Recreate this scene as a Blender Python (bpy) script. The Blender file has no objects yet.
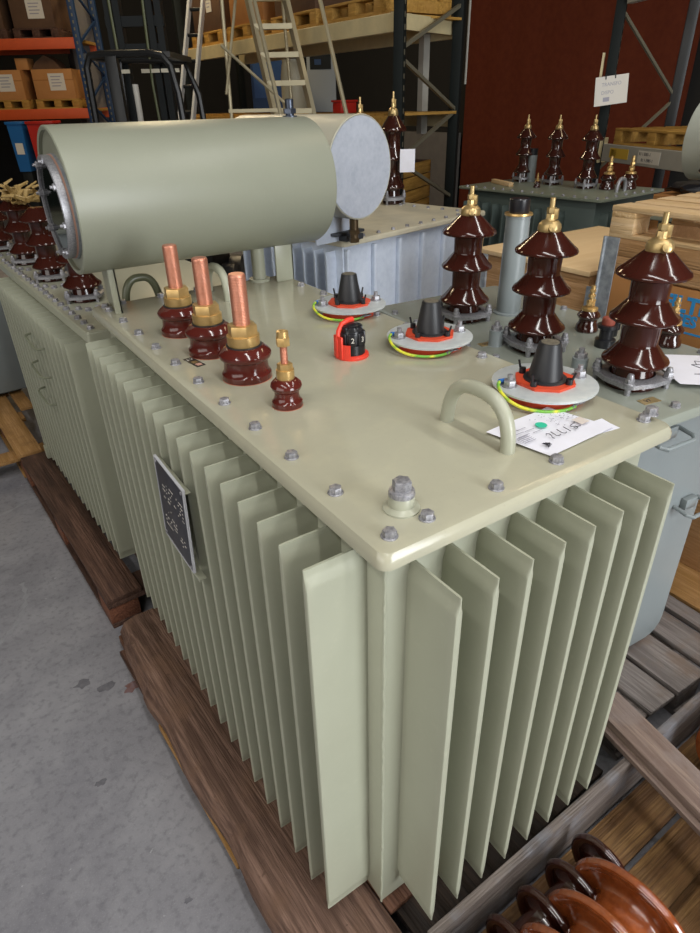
import bpy, bmesh, math, random
from mathutils import Vector, Matrix, Euler
random.seed(7)
PI = math.pi
scene = bpy.context.scene
COL = scene.collection
R = math.radians

# ------------------------------------------------------------------ materials
def lin(c):
    return c / 12.92 if c <= .04045 else ((c + .055) / 1.055) ** 2.4
def hexc(h):
    h = h.lstrip('#')
    return tuple(lin(int(h[i:i + 2], 16) / 255) for i in (0, 2, 4)) + (1,)
MATS = {}
def mat(name, col, rough=.5, metal=0, spec=.5, coat=0, noise=None, bump=None, scratch=None, trans=0, emit=None, gen='Object'):
    """noise = (scale, second colour, amount, stretch xyz), bump = (scale, strength), scratch = (scale, colour, amount)"""
    if name in MATS: return MATS[name]
    m = bpy.data.materials.new(name); m.use_nodes = True
    nt = m.node_tree; N = nt.nodes; L = nt.links
    b = N['Principled BSDF']
    c = hexc(col)
    b.inputs['Base Color'].default_value = c
    b.inputs['Roughness'].default_value = rough
    b.inputs['Metallic'].default_value = metal
    b.inputs['Specular IOR Level'].default_value = spec
    b.inputs['Coat Weight'].default_value = coat
    b.inputs['Coat Roughness'].default_value = .06
    b.inputs['Transmission Weight'].default_value = trans
    if emit:
        b.inputs['Emission Color'].default_value = hexc(emit[0]); b.inputs['Emission Strength'].default_value = emit[1]
    tc = None
    def coords(stretch):
        nonlocal tc
        if tc is None: tc = N.new('ShaderNodeTexCoord')
        mp = N.new('ShaderNodeMapping'); mp.inputs['Scale'].default_value = stretch
        L.new(tc.outputs[gen], mp.inputs['Vector'])
        return mp.outputs['Vector']
    cur = None
    def mix(fac, colr, amount):
        nonlocal cur
        mx = N.new('ShaderNodeMix'); mx.data_type = 'RGBA'
        mul = N.new('ShaderNodeMath'); mul.operation = 'MULTIPLY'; mul.inputs[1].default_value = amount
        L.new(fac, mul.inputs[0]); L.new(mul.outputs[0], mx.inputs['Factor'])
        if cur is None: mx.inputs['A'].default_value = c
        else: L.new(cur, mx.inputs['A'])
        mx.inputs['B'].default_value = hexc(colr)
        cur = mx.outputs['Result']
    for nz in ([noise] if isinstance(noise, tuple) else (noise or [])):
        sc, c2, amt, st = nz[:4]
        lo, hi = nz[4:6] if len(nz) > 4 else (.35, .65)
        t = N.new('ShaderNodeTexNoise'); t.inputs['Scale'].default_value = sc; t.inputs['Detail'].default_value = 6
        t.inputs['Roughness'].default_value = .6
        L.new(coords(st), t.inputs['Vector'])
        rp = N.new('ShaderNodeMapRange'); rp.inputs['From Min'].default_value = lo; rp.inputs['From Max'].default_value = hi
        L.new(t.outputs['Fac'], rp.inputs['Value'])
        mix(rp.outputs['Result'], c2, amt)
    if cur is not None: L.new(cur, b.inputs['Base Color'])
    if bump:
        t = N.new('ShaderNodeTexNoise'); t.inputs['Scale'].default_value = bump[0]; t.inputs['Detail'].default_value = 4
        L.new(coords(bump[2] if len(bump) > 2 else (1, 1, 1)), t.inputs['Vector'])
        bp = N.new('ShaderNodeBump'); bp.inputs['Strength'].default_value = bump[1]; bp.inputs['Distance'].default_value = .01
        L.new(t.outputs['Fac'], bp.inputs['Height']); L.new(bp.outputs['Normal'], b.inputs['Normal'])
    MATS[name] = m
    return m

U1 = (1, 1, 1)
GREEN = mat('green_grey_paint', '#A6A794', .3, spec=.5, noise=[(3, '#9E9F8C', .5, U1), (60, '#B3B39E', .25, U1, .6, .8)], bump=(90, .02))
GREEN2 = mat('green_grey_paint_flat', '#A3A592', .36, spec=.45, noise=[(4, '#9A9B88', .4, U1), (45, '#AEAE9A', .3, U1, .58, .75)], bump=(90, .02))
LIDG = mat('lid_paint', '#ABA893', .16, spec=.5, noise=[(2.5, '#9F9D8B', .55, U1), (12, '#B7B298', .45, U1, .5, .75), (160, '#8A8878', .3, U1, .64, .75)], bump=(70, .02))
GREYP = mat('blue_grey_paint', '#848B8C', .3, noise=(3, '#798182', .5, U1), bump=(80, .02))
GREYLID = mat('grey_lid_paint', '#8C9085', .25, noise=(4, '#7F857D', .5, U1))
DGREEN = mat('dark_green_paint', '#56625E', .4, noise=(5, '#4C5753', .5, U1))
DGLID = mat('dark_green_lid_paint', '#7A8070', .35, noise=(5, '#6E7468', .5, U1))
SILVER = mat('galvanised_panel', '#CAD3E2', .45, metal=.1, noise=[(10, '#B2BCCD', .6, U1), (35, '#D8E0EB', .4, U1)])
SILVERLID = mat('galvanised_lid_warm_lit', '#C8C0A8', .5, noise=(8, '#ADA795', .5, U1))  # cream tint puts the warm light on this lid into its colour
PORC = mat('brown_porcelain', '#3B1912', .13, spec=.45, coat=.2, noise=(12, '#391610', .4, U1))
PORCR = mat('red_brown_porcelain', '#54211B', .13, spec=.45, coat=.25, noise=(12, '#551E18', .4, U1))
PORCO = mat('orange_brown_porcelain', '#8E4A24', .16, spec=.6, coat=.8, noise=(60, '#6E3214', .7, U1))
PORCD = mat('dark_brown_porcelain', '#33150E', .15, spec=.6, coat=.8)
BRASS = mat('brass', '#D2B076', .36, metal=.7, noise=(40, '#A98648', .5, U1))
BRASSD = mat('dull_brass', '#C6AC7A', .38, metal=.75, noise=(40, '#A58B58', .5, U1))
COPPER = mat('copper', '#C98B74', .42, metal=.7, noise=(60, '#BD7656', .5, U1))
STEEL = mat('zinc_plated_steel', '#A9A8AC', .42, metal=.5, noise=(220, '#737378', .75, U1))
STEELD = mat('dull_galvanised_steel', '#A6ACB2', .5, metal=.2, noise=(30, '#6F757C', .7, U1))
WPLATE = mat('white_zinc_plate', '#C6CAC9', .4, metal=.25, noise=(40, '#AEB5B8', .6, U1))
ORANGE = mat('orange_rubber', '#D24A2A', .5, noise=(30, '#BA3D22', .4, U1))
REDP = mat('red_plastic', '#E0402E', .38)
BLACKR = mat('black_rubber', '#202124', .45, noise=(25, '#2B2B2D', .5, U1))
BLACKP = mat('black_plastic', '#1C1C20', .3)
CAPTOP = mat('worn_rubber_top', '#6E6656', .7, noise=(60, '#3A3630', .7, U1))
YELG = mat('green_yellow_wire', '#6FAE3A', .4, noise=(18, '#D9D53C', 1, U1, .48, .56))
BLUEL = mat('blue_sleeve', '#2F72C4', .4)
PAPER = mat('white_paper', '#E4E4EE', .6, noise=(20, '#D9D7DD', .4, U1))
INK = mat('black_ink', '#2E2C35', .6)
INKL = mat('grey_ink', '#9A98A4', .6)
TAN = mat('tan_stain', '#CDBFB4', .6, noise=(60, '#DAD2CC', .8, U1))
TEAL = mat('teal_sticker', '#2FBF9A', .5)
REDINK = mat('red_string', '#A03A34', .6)
CONC = mat('floor_concrete', '#89888C', .6, spec=.3, noise=[(1.3, '#6C6B71', .85, U1), (5, '#9A999C', .6, U1, .45, .7), (45, '#57565C', .5, U1, .5, .7), (240, '#9C9B9E', .45, U1, .55, .7), (34, '#B4B3B4', .6, U1, .69, .73)], bump=(120, .08))
CHALK = mat('chalk_mark', '#8D8D90', .7, noise=(30, '#818185', .9, U1))
RUSTST = mat('rust_stain', '#6B4A42', .7, noise=(40, '#77666A', .8, U1))
def wood(name, a, b_, axis, rough=.65, c3=None, fine=1.0):
    st = [30 * fine] * 3; st[axis] = 2.2
    st2 = [150 * fine] * 3; st2[axis] = 6
    ns = [(1, b_, .95, tuple(st), .38, .6), (1, b_, .8, tuple(st2), .45, .62)]
    if c3: ns.append((9, c3, .85, U1, .48, .66))
    ns.append((38, b_, .7, U1, .66, .72))
    return mat(name, a, rough, spec=.25, noise=ns, bump=(1, .6, tuple(st2)))
WDARK = wood('old_brown_board', '#6A4F42', '#3E2C25', 1, c3='#533C31')
WBEAM = wood('rough_brown_beam', '#83685A', '#4E3A30', 1, c3='#6E5444')
WSHADE = wood('shade_black_board', '#33271F', '#1E1713', 1)  # near-black wood standing in for deep shade under the front fins
WBEAM2 = wood('red_brown_board', '#74523F', '#4A3024', 1)
WTAN = wood('tan_board', '#B28A5C', '#96703F', 1, c3='#8E6A42')
WGREY = wood('weathered_grey_board', '#8B8480', '#665F5C', 1, c3='#75665C')
WGREYX = wood('weathered_grey_board_across', '#857B74', '#5D544F', 0, c3='#77777C')
WPINK = wood('weathered_pink_plank', '#968377', '#75625A', 1, c3='#8A7C76')
WPALEX = wood('pale_pine_across', '#D9BB90', '#C19C6A', 0, c3='#CBAA7A')
WPALE = wood('pale_pine', '#DCC09A', '#C6A577', 1, c3='#CFB084')
WCRATE = wood('crate_pine', '#C29A70', '#A57D52', 1, c3='#B48C62')
WGOLD = wood('golden_board', '#86663F', '#523A24', 0, c3='#6B4C2F')
WRACK = wood('rack_pallet_pine', '#C49A50', '#9A7436', 0, c3='#AD8444')
CHIP = mat('chipboard_block', '#7E4F38', .85, noise=[(90, '#5A3322', .9, U1), (140, '#A06A48', .6, U1, .55, .7)], bump=(160, .5))
PLY = mat('plywood', '#E3C496', .55, noise=[(3, '#D6B383', .6, (1, 8, 1))])
CARD = mat('cardboard', '#B9824B', .75, noise=(6, '#A9743F', .5, U1))
CARDR = mat('mid_brown_cardboard', '#A5713C', .8, noise=(6, '#8F5E30', .5, U1))  # deeper brown cardboard, for tape strips and some cartons
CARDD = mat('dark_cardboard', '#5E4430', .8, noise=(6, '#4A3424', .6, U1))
LABELW = mat('white_label', '#D3CEC4', .6)
BLUETXT = mat('blue_print', '#2E8FCB', .6)
REDTAPE = mat('red_tape', '#B02A22', .5)
RBLUE = mat('rack_blue', '#1F3A5F', .5)
RORANGE = mat('rack_orange', '#C8501C', .5, noise=(8, '#B44415', .4, U1))
RGREEN = mat('rack_dark_green', '#141A19', .65, spec=.25, noise=(10, '#0F1413', .5, U1))
RCREAM = mat('rack_cream', '#CDBE94', .5, noise=(5, '#A99F80', .5, U1))
RWHITE = mat('rack_pale_grey', '#A4A29A', .5, noise=(5, '#94928A', .5, U1))
BRACE = mat('galvanised_brace', '#7C7766', .5, metal=.4)
ALU = mat('aluminium', '#C6C8C8', .45, metal=.2)
ALUY = mat('warm_aluminium', '#B9AF92', .42, metal=.5)
BLACKM = mat('black_steel', '#111213', .4)
DARKG = mat('dark_grey_steel', '#15191A', .6, spec=.3)
LAMPW = mat('pale_reflector_strip', '#C9C2AE', .5)
CABG = mat('cabinet_grey', '#8C949C', .5)
CABB = mat('cabinet_blue', '#22406B', .5)
BARREL = mat('cream_plastic', '#A8A28C', .5)
BINB = mat('blue_plastic', '#1C5F9E', .4)
BINR = mat('red_bin_plastic', '#B3261C', .4)
WRED = mat('red_brown_curtain', '#5E2A18', .85, spec=.2, noise=(12, '#4E1C12', .5, U1))
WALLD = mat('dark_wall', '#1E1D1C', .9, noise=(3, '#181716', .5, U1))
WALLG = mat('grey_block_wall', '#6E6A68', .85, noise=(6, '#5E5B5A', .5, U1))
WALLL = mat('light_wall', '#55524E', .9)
CEIL = mat('ceiling_sheet', '#4E4B48', .9)
GLASSD = mat('dark_sight_glass', '#0B1412', .08, spec=.4)
PINK = mat('pink_gasket', '#C79A88', .5)
GASK = mat('lv_gasket', '#A4604A', .6)
DRUMSHADE = mat('shaded_drum_paint', '#8B8D7D', .4, spec=.45, noise=[(3, '#838576', .5, U1), (60, '#96978A', .25, U1, .6, .8)], bump=(90, .02))  # green-grey paint darkened: the drum's dimmer light is put into its colour
STRAW = mat('straw_plastic', '#B79A62', .5, noise=(30, '#8C7442', .6, U1))
PLATEK = mat('black_nameplate', '#2A2B31', .35, noise=(25, '#3B3C44', .6, U1))
PLATEF = mat('plate_edge', '#D2D3DA', .35, metal=.2)
YELS = mat('yellow_sticker', '#C9A53A', .6)
TAPER = mat('terracotta_cap', '#8C4434', .6)
SHADE = mat('tank_underside', '#3A3C36', .7)

# ------------------------------------------------------------------ mesh builder
class MB:
    def __init__(self): self.bm = bmesh.new()
    def _tag(self, geom_before_v): return [v for v in self.bm.verts if v not in geom_before_v]
    def box(self, x0, x1, y0, y1, z0, z1, bev=0, seg=2, M=None):
        bm = self.bm
        vs = [bm.verts.new((x, y, z)) for x in (x0, x1) for y in (y0, y1) for z in (z0, z1)]
        fs = []
        for q in ((0, 1, 3, 2), (4, 6, 7, 5), (0, 4, 5, 1), (2, 3, 7, 6), (0, 2, 6, 4), (1, 5, 7, 3)):
            fs.append(bm.faces.new([vs[i] for i in q]))
        allv = set(vs)
        if bev:
            es = list({e for f in fs for e in f.edges})
            r = bmesh.ops.bevel(bm, geom=es, offset=bev, segments=seg, profile=.5, affect='EDGES', clamp_overlap=True)
            allv = {v for v in allv if v.is_valid} | {v for v in r['verts']}
        if M is not None: bmesh.ops.transform(bm, matrix=M, verts=[v for v in allv if v.is_valid])
        return self
    def lathe(self, prof, n=40, M=None, cap=True):
        bm = self.bm; rings = []; new = []
        for r, z in prof:
            if r < 1e-6: ring = [bm.verts.new((0, 0, z))]
            else: ring = [bm.verts.new((r * math.cos(2 * PI * i / n), r * math.sin(2 * PI * i / n), z)) for i in range(n)]
            rings.append(ring); new += ring
        for a, b in zip(rings, rings[1:]):
            for i in range(n):
                j = (i + 1) % n
                if len(a) == 1 and len(b) == 1: continue
                if len(a) == 1: bm.faces.new((a[0], b[j], b[i]))
                elif len(b) == 1: bm.faces.new((a[i], a[j], b[0]))
                else: bm.faces.new((a[i], a[j], b[j], b[i]))
        if cap:
            if len(rings[0]) > 1: bm.faces.new(list(reversed(rings[0])))
            if len(rings[-1]) > 1: bm.faces.new(rings[-1])
        if M is not None: bmesh.ops.transform(bm, matrix=M, verts=new)
        return self
    def cyl(self, p0, p1, r0, r1=None, n=16):
        p0, p1 = Vector(p0), Vector(p1); d = p1 - p0
        M = Matrix.Translation(p0) @ d.to_track_quat('Z', 'Y').to_matrix().to_4x4()
        return self.lathe([(r0, 0), (r0 if r1 is None else r1, d.length)], n, M)
    def bar(self, p0, p1, w, h, roll=0, bev=0):
        """rectangular bar between two points; w across, h up"""
        p0, p1 = Vector(p0), Vector(p1); d = (p1 - p0); L_ = d.length; d.normalize()
        up = Vector((0, 0, 1)) if abs(d.z) < .95 else Vector((0, 1, 0))
        s = d.cross(up).normalized(); u = s.cross(d)
        M = Matrix(((d.x, s.x, u.x, p0.x), (d.y, s.y, u.y, p0.y), (d.z, s.z, u.z, p0.z), (0, 0, 0, 1)))
        if roll: M = M @ Matrix.Rotation(roll, 4, 'X')
        return self.box(0, L_, -w / 2, w / 2, -h / 2, h / 2, bev, 1, M)
    def tube(self, pts, r, n=10, cap=True):
        bm = self.bm; pts = [Vector(p) for p in pts]; rings = []; prev = None
        for i, p in enumerate(pts):
            t = (pts[min(i + 1, len(pts) - 1)] - pts[max(i - 1, 0)]).normalized()
            if prev is None:
                a = Vector((0, 0, 1)) if abs(t.z) < .9 else Vector((1, 0, 0))
                s = t.cross(a).normalized()
            else: s = (prev - t * prev.dot(t)).normalized()
            prev = s; u = t.cross(s)
            rr = r[i] if isinstance(r, (list, tuple)) else r
            rings.append([bm.verts.new(p + s * rr * math.cos(2 * PI * k / n) + u * rr * math.sin(2 * PI * k / n)) for k in range(n)])
        for a, b in zip(rings, rings[1:]):
            for k in range(n): bm.faces.new((a[k], a[(k + 1) % n], b[(k + 1) % n], b[k]))
        if cap: bm.faces.new(list(reversed(rings[0]))); bm.faces.new(rings[-1])
        return self
    def prism(self, poly, z0, z1, M=None, bev=0):
        bm = self.bm
        a = [bm.verts.new((x, y, z0)) for x, y in poly]; b = [bm.verts.new((x, y, z1)) for x, y in poly]
        n = len(poly); fs = [bm.faces.new(list(reversed(a))), bm.faces.new(b)]
        for i in range(n): fs.append(bm.faces.new((a[i], a[(i + 1) % n], b[(i + 1) % n], b[i])))
        allv = set(a + b)
        if bev:
            es = list(fs[1].edges)
            r = bmesh.ops.bevel(bm, geom=es, offset=bev, segments=2, profile=.5, affect='EDGES', clamp_overlap=True)
            allv = {v for v in allv if v.is_valid} | set(r['verts'])
        if M is not None: bmesh.ops.transform(bm, matrix=M, verts=[v for v in allv if v.is_valid])
        return self
    def hexa(self, x, y, z, r, h, rot=0, bev=0):
        return self.prism([(x + r * math.cos(rot + i * PI / 3), y + r * math.sin(rot + i * PI / 3)) for i in range(6)], z, z + h, None, bev)
    def mesh(self, name, m, sharp=32):
        bm = self.bm
        bmesh.ops.recalc_face_normals(bm, faces=bm.faces)
        for f in bm.faces: f.smooth = True
        for e in bm.edges:
            if len(e.link_faces) == 2 and e.calc_face_angle(0) > R(sharp): e.smooth = False
        me = bpy.data.meshes.new(name); bm.to_mesh(me); bm.free()
        if m: me.materials.append(m)
        return me

def obj(name, src, m=None, parent=None, loc=(0, 0, 0), rot=(0, 0, 0), scale=(1, 1, 1), label=None):
    me = src.mesh(name, m) if isinstance(src, MB) else src
    o = bpy.data.objects.new(name, me); COL.objects.link(o)
    if parent: o.parent = parent
    o.location = loc; o.rotation_euler = rot; o.scale = scale
    if label: o['label'] = label
    return o
def tag(o, label, cat, group=None, kind=None):
    if label: o['label'] = label
    if cat: o['category'] = cat
    if group: o['group'] = group
    if kind: o['kind'] = kind
    return o
def thing(name, label, cat, loc=(0, 0, 0), rz=0, group=None):
    o = bpy.data.objects.new(name, None); COL.objects.link(o)
    o.location = loc; o.rotation_euler = (0, 0, rz); o.empty_display_size = .1
    return tag(o, label, cat, group)
def dup(root, loc, rz=None, label=None, group=None):
    r = root.copy(); COL.objects.link(r); r.location = loc
    if rz is not None: r.rotation_euler = (0, 0, rz)
    if label: r['label'] = label
    if group: r['group'] = group
    for ch in list(root.children):
        c = ch.copy(); COL.objects.link(c); c.parent = r
        for g in list(ch.children):
            d = g.copy(); COL.objects.link(d); d.parent = c
    return r
def struct(name, src, m=None):
    o = obj(name, src, m); o['kind'] = 'structure'; return o
def text_mesh(body, size, m, depth=.0006, align='LEFT', shear=0, bold=0):
    cu = bpy.data.curves.new('lettering', 'FONT'); cu.body = body; cu.size = size; cu.extrude = depth; cu.align_x = align; cu.shear = shear
    cu.resolution_u = 3; cu.offset = bold
    t = bpy.data.objects.new('lettering', cu); COL.objects.link(t)
    bpy.context.view_layer.update()
    me = bpy.data.meshes.new_from_object(t.evaluated_get(bpy.context.evaluated_depsgraph_get()))
    bpy.data.objects.remove(t); bpy.data.curves.remove(cu)
    me.materials.clear(); me.materials.append(m)
    return me
def stroke(pts, w=.001, z=.0):
    mb = MB(); mb.tube([(x, y, z) for x, y in pts], w, 6); return mb
def Tm(x, y, z, rx=0, ry=0, rz=0):
    return Matrix.Translation((x, y, z)) @ Euler((rx, ry, rz)).to_matrix().to_4x4()
# ------------------------------------------------------------------ camera (solved from the lid, fins and bolts)
P_ = (-0.41501, -0.55025, 1.80002); yaw, pit, rol, fpx = 0.9874990, -0.5285922, -0.0234062, 621.445
Fv = Vector((math.cos(pit) * math.cos(yaw), math.cos(pit) * math.sin(yaw), math.sin(pit)))
rv = Vector((math.sin(yaw), -math.cos(yaw), 0)); uv = rv.cross(Fv)
Rv = math.cos(rol) * rv + math.sin(rol) * uv; Uv = -math.sin(rol) * rv + math.cos(rol) * uv
cd = bpy.data.cameras.new('camera'); cam = bpy.data.objects.new('camera', cd); COL.objects.link(cam)
cam.matrix_world = Matrix(((Rv.x, Uv.x, -Fv.x, P_[0]), (Rv.y, Uv.y, -Fv.y, P_[1]), (Rv.z, Uv.z, -Fv.z, P_[2]), (0, 0, 0, 1)))
cd.sensor_fit = 'VERTICAL'; cd.sensor_height = 24; cd.lens = fpx * 24 / 933; cd.clip_start = .05; cd.clip_end = 100
scene.camera = cam

# ------------------------------------------------------------------ shared small meshes
def hexbolt(r=.0113, h=.0095, m=STEEL):
    mb = MB(); mb.lathe([(r * 1.2, 0), (r * 1.2, .0015), (r * 1.12, .0025)], 20)
    mb.hexa(0, 0, .0025, r, h, .3, .002)
    mb.lathe([(r * .55, h), (r * .5, h + .0022), (0, h + .0028)], 14)
    return mb.mesh('lid_bolt', m)
BOLT = hexbolt()
def bolts(parent, pts, me=BOLT, name='lid_bolt'):
    for i, (x, y, z) in enumerate(pts): obj(name, me, None, parent, (x, y, z), (0, 0, (i * 1.7) % 1.0))

def fin_mesh(name, D, H, m, t=.0155):
    """hollow corrugated cooling fin: root at x=0, sticks out to x=-D, z 0..H, crimped flat along top and bottom"""
    mb = MB(); bm = mb.bm; e = .0022; h = t / 2
    rows = [(0, e, .0), (.01, e, .0), (.018, e * 1.5, 0), (.03, h * .92, .0), (.04, h, 0), (H - .04, h, 0), (H - .03, h * .92, 0), (H - .018, e * 1.5, 0), (H - .01, e, 0), (H, e, 0)]
    secs = []
    for z, hh, _ in rows:
        tip = min(hh, h)
        prof = [(0.004, hh), (-D + .02, hh), (-D + .005, hh * .95), (-D + .0015, hh * .8), (-D, hh * .45), (-D, -hh * .45), (-D + .0015, -hh * .8), (-D + .005, -hh * .95), (-D + .02, -hh), (0.004, -hh)]
        secs.append([bm.verts.new((x, y, z)) for x, y in prof])
    for a, b in zip(secs, secs[1:]):
        for i in range(len(a)):
            j = (i + 1) % len(a); bm.faces.new((a[i], a[j], b[j], b[i]))
    bm.faces.new(list(reversed(secs[0]))); bm.faces.new(secs[-1])
    return mb.mesh(name, m, 40)

def lid_mb(w, l, t, r=.016, rc=.02, mb=None):
    """folded-down cover plate, rounded corners and top edge: x 0..w, y 0..l, top at z=0"""
    mb = mb or MB(); poly = []
    for cx, cy, a0 in ((w - rc, rc, -PI / 2), (w - rc, l - rc, 0), (rc, l - rc, PI / 2), (rc, rc, PI)):
        for k in range(5):
            a = a0 + k * PI / 8; poly.append((cx + rc * math.cos(a), cy + rc * math.sin(a)))
    bm = mb.bm; rings = []
    cx, cy = w / 2, l / 2
    for inset, z in ((0.004, -t), (0, -t + .003), (0, -r), (.003, -r * .5), (r * .4, -r * .16), (r, 0)):
        rings.append([bm.verts.new((x - math.copysign(inset, x - cx), y - math.copysign(inset, y - cy), z)) for x, y in poly])
    n = len(poly)
    for a, b in zip(rings, rings[1:]):
        for i in range(n): bm.faces.new((a[i], a[(i + 1) % n], b[(i + 1) % n], b[i]))
    bm.faces.new(list(reversed(rings[0]))); bm.faces.new(rings[-1])
    return mb

# high-voltage porcelain bushing, local z=0 on the lid, about .44 m tall
def hv_meshes(pm, bm_, sm):
    prof = [(.066, 0), (.068, .005), (.066, .016), (.058, .02), (.0545, .034)]
    for zt, rr in ((.124, .086), (.239, .087), (.351, .091)):
        prof += [(.05, zt - .068), (.053, zt - .062), (rr - .02, zt - .0605), (rr - .006, zt - .061), (rr - .001, zt - .058), (rr, zt - .053), (rr - .003, zt - .0475), (rr - .012, zt - .041)]
        prof += [(.0525, zt - .013), (.049, zt - .0095), (.048, zt - .004)] if zt < .3 else [(.066, zt - .029), (.052, zt - .0165), (.041, zt - .006), (.034, zt), (0, zt)]
    body = MB().lathe(prof, 48).mesh('high_voltage_bushing', pm)
    ring = MB()
    n = 36
    lob = []
    for i in range(n):
        a = 2 * PI * i / n; lob.append(.086 + .014 * max(0, math.cos(4 * a)))
    bmr = ring.bm; rg = []
    for rin, z in ((0, .018), (0, .03), (1, .034), (1, .016)):
        rg.append([bmr.verts.new(((lob[i] if not rin else .06) * math.cos(2 * PI * i / n), (lob[i] if not rin else .06) * math.sin(2 * PI * i / n), z)) for i in range(n)])
    rg.append(rg[0])
    for a, b in zip(rg, rg[1:]):
        for i in range(n): bmr.faces.new((a[i], a[(i + 1) % n], b[(i + 1) % n], b[i]))
    ring = ring.mesh('clamp_ring', sm)
    st = MB()
    st.cyl((0, 0, 0), (0, 0, .018), .008, n=10); st.lathe([(.0145, .03), (.0145, .0335), (.012, .035)], 16); st.hexa(0, 0, .034, .0125, .012, .3, .0015)
    st.lathe([(.009, .045), (.0095, .05), (.007, .058), (0, .061)], 12)
    st = st.mesh('clamp_bolt', sm)
    cap = MB().lathe([(.029, .345), (.032, .35), (.0335, .36), (.031, .371), (.023, .379), (.015, .381), (.013, .387), (0, .387)], 28)
    cap.lathe([(.011, 0), (.011, .02), (.006, .022), (0, .022)], 12, Tm(-.03, -.012, .36, 0, -1.2, .3))
    cap = cap.mesh('brass_cap', bm_)
    ts = MB().cyl((0, 0, .376), (0, 0, .44), .0075, n=14)
    ts.hexa(0, 0, .38, .0145, .018, .2, .001); ts.hexa(0, 0, .4, .0135, .014, .7, .001); ts.box(-.008, .004, -.02, -.008, .384, .412, .001)
    ts = ts.mesh('terminal_stud', bm_)
    return body, ring, st, cap, ts
HVM = hv_meshes(PORC, BRASSD, STEEL)
HVD = hv_meshes(PORCD, BRASSD, STEEL)
def hv_bushing(parent, loc, M=HVM, rz=0, s=1, tilt=0, cap=True):
    b = obj('high_voltage_bushing', M[0], None, parent, loc, (0, tilt, rz), (s, s, s))
    obj('clamp_ring', M[1], None, b)
    for k in range(4): obj('clamp_bolt', M[2], None, b, (.09 * math.cos(k * PI / 2), .09 * math.sin(k * PI / 2), 0), (0, 0, k * 1.3))
    if cap: obj('brass_cap', M[3], None, b); obj('terminal_stud', M[4], None, b)
    return b
def rod_profile(r, z0, z1, pitch=.0034, d=.0007):
    pr = [(r - d, z0)]; z = z0
    while z < z1 - .006:
        pr += [(r, z + pitch * .35), (r, z + pitch * .6), (r - d, z + pitch)]; z += pitch
    pr += [(r - .001, z1 - .002), (r - .003, z1), (0, z1)]
    return pr
def small_bushing_meshes(pm):
    body = MB().lathe([(.036, 0), (.038, .004), (.036, .02), (.03, .028), (.029, .04), (.036, .046), (.038, .052), (.034, .06), (.024, .07), (0, .07)], 28).mesh('small_bushing', pm)
    cap = MB().lathe([(.026, .07), (.026, .078), (.012, .082), (.007, .083), (.007, .15), (0, .15)], 20)
    cap.hexa(0, 0, .084, .014, .014, 0, .001); cap.hexa(0, 0, .112, .012, .01, .4, .001)
    cap.cyl((-.016, 0, .1), (.016, 0, .1), .006, n=10); cap.hexa(0, 0, .13, .01, .008, .2)
    return body, cap.mesh('brass_terminal', BRASS)
SMB = small_bushing_meshes(PORCD)
def small_bushing(parent, loc, s=1):
    b = obj('small_bushing', SMB[0], None, parent, loc, scale=(s, s, s)); obj('brass_terminal', SMB[1], None, b)

# ------------------------------------------------------------------ main transformer
T = 1.245
ML = Vector((.36, .80, .144))                       # empty at its base; all children in lid coordinates minus ML
main = thing('distribution_transformer', 'large green-grey ribbed oil transformer in the foreground, papers lying on its lid', 'transformer', ML)
def mp(x, y, z): return (x - ML.x, y - ML.y, z - ML.z)
def mobj(name, mb, m, parent=None, label=None):
    """mesh given in lid (world) coordinates, parented to main"""
    bmesh.ops.translate(mb.bm, verts=mb.bm.verts, vec=-ML) if isinstance(mb, MB) else None
    return obj(name, mb, m, parent or main, label=label)
tk = MB().box(.04, .70, .048, 1.57, .17, 1.222, .003)
mobj('tank', tk, GREEN2)
ws = MB(); random.seed(3)
ws.tube([(.0405 + random.uniform(-.0008, .0008), .0485 + random.uniform(-.0008, .0008), .171 + i * .0125) for i in range(84)], [.0026 + random.uniform(0, .0014) for _ in range(84)], 8)
mobj('weld_seam', ws, GREEN2)
mobj('skid', MB().box(.02, .70, .16, .24, .146, .172, .003), DGREEN); mobj('skid', MB().box(.02, .70, 1.34, 1.42, .146, .172, .003), DGREEN)
FL = fin_mesh('cooling_fin', .1145, 1.012, GREEN2); FR = fin_mesh('cooling_fin', .117, .945, GREEN2)
for i in range(18): obj('cooling_fin', FL, None, main, mp(.0405, .1034 + .07636 * i, .179))
for i in range(8): obj('cooling_fin', FR, None, main, mp(.0926 + .07636 * i, .049, .230), (0, 0, PI / 2))
lb = lid_mb(.72, 1.604, .031); bmesh.ops.translate(lb.bm, verts=lb.bm.verts, vec=(0, 0, T))
mobj('lid', lb, LIDG)
bp = [(.041, .039 + .1472 * i) for i in range(11)] + [(.041, 1.56)] + [(.116 + .149 * i, .042) for i in range(3)]
bp += [(.682, .05 + .15 * i) for i in range(11)] + [(.1 + .13 * i, 1.572) for i in range(5)]
bolts(main, [mp(x, y, T) for x, y in bp])
bolts(main, [mp(.697, .047, T + .011)], hexbolt(.0125, .013))

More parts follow.
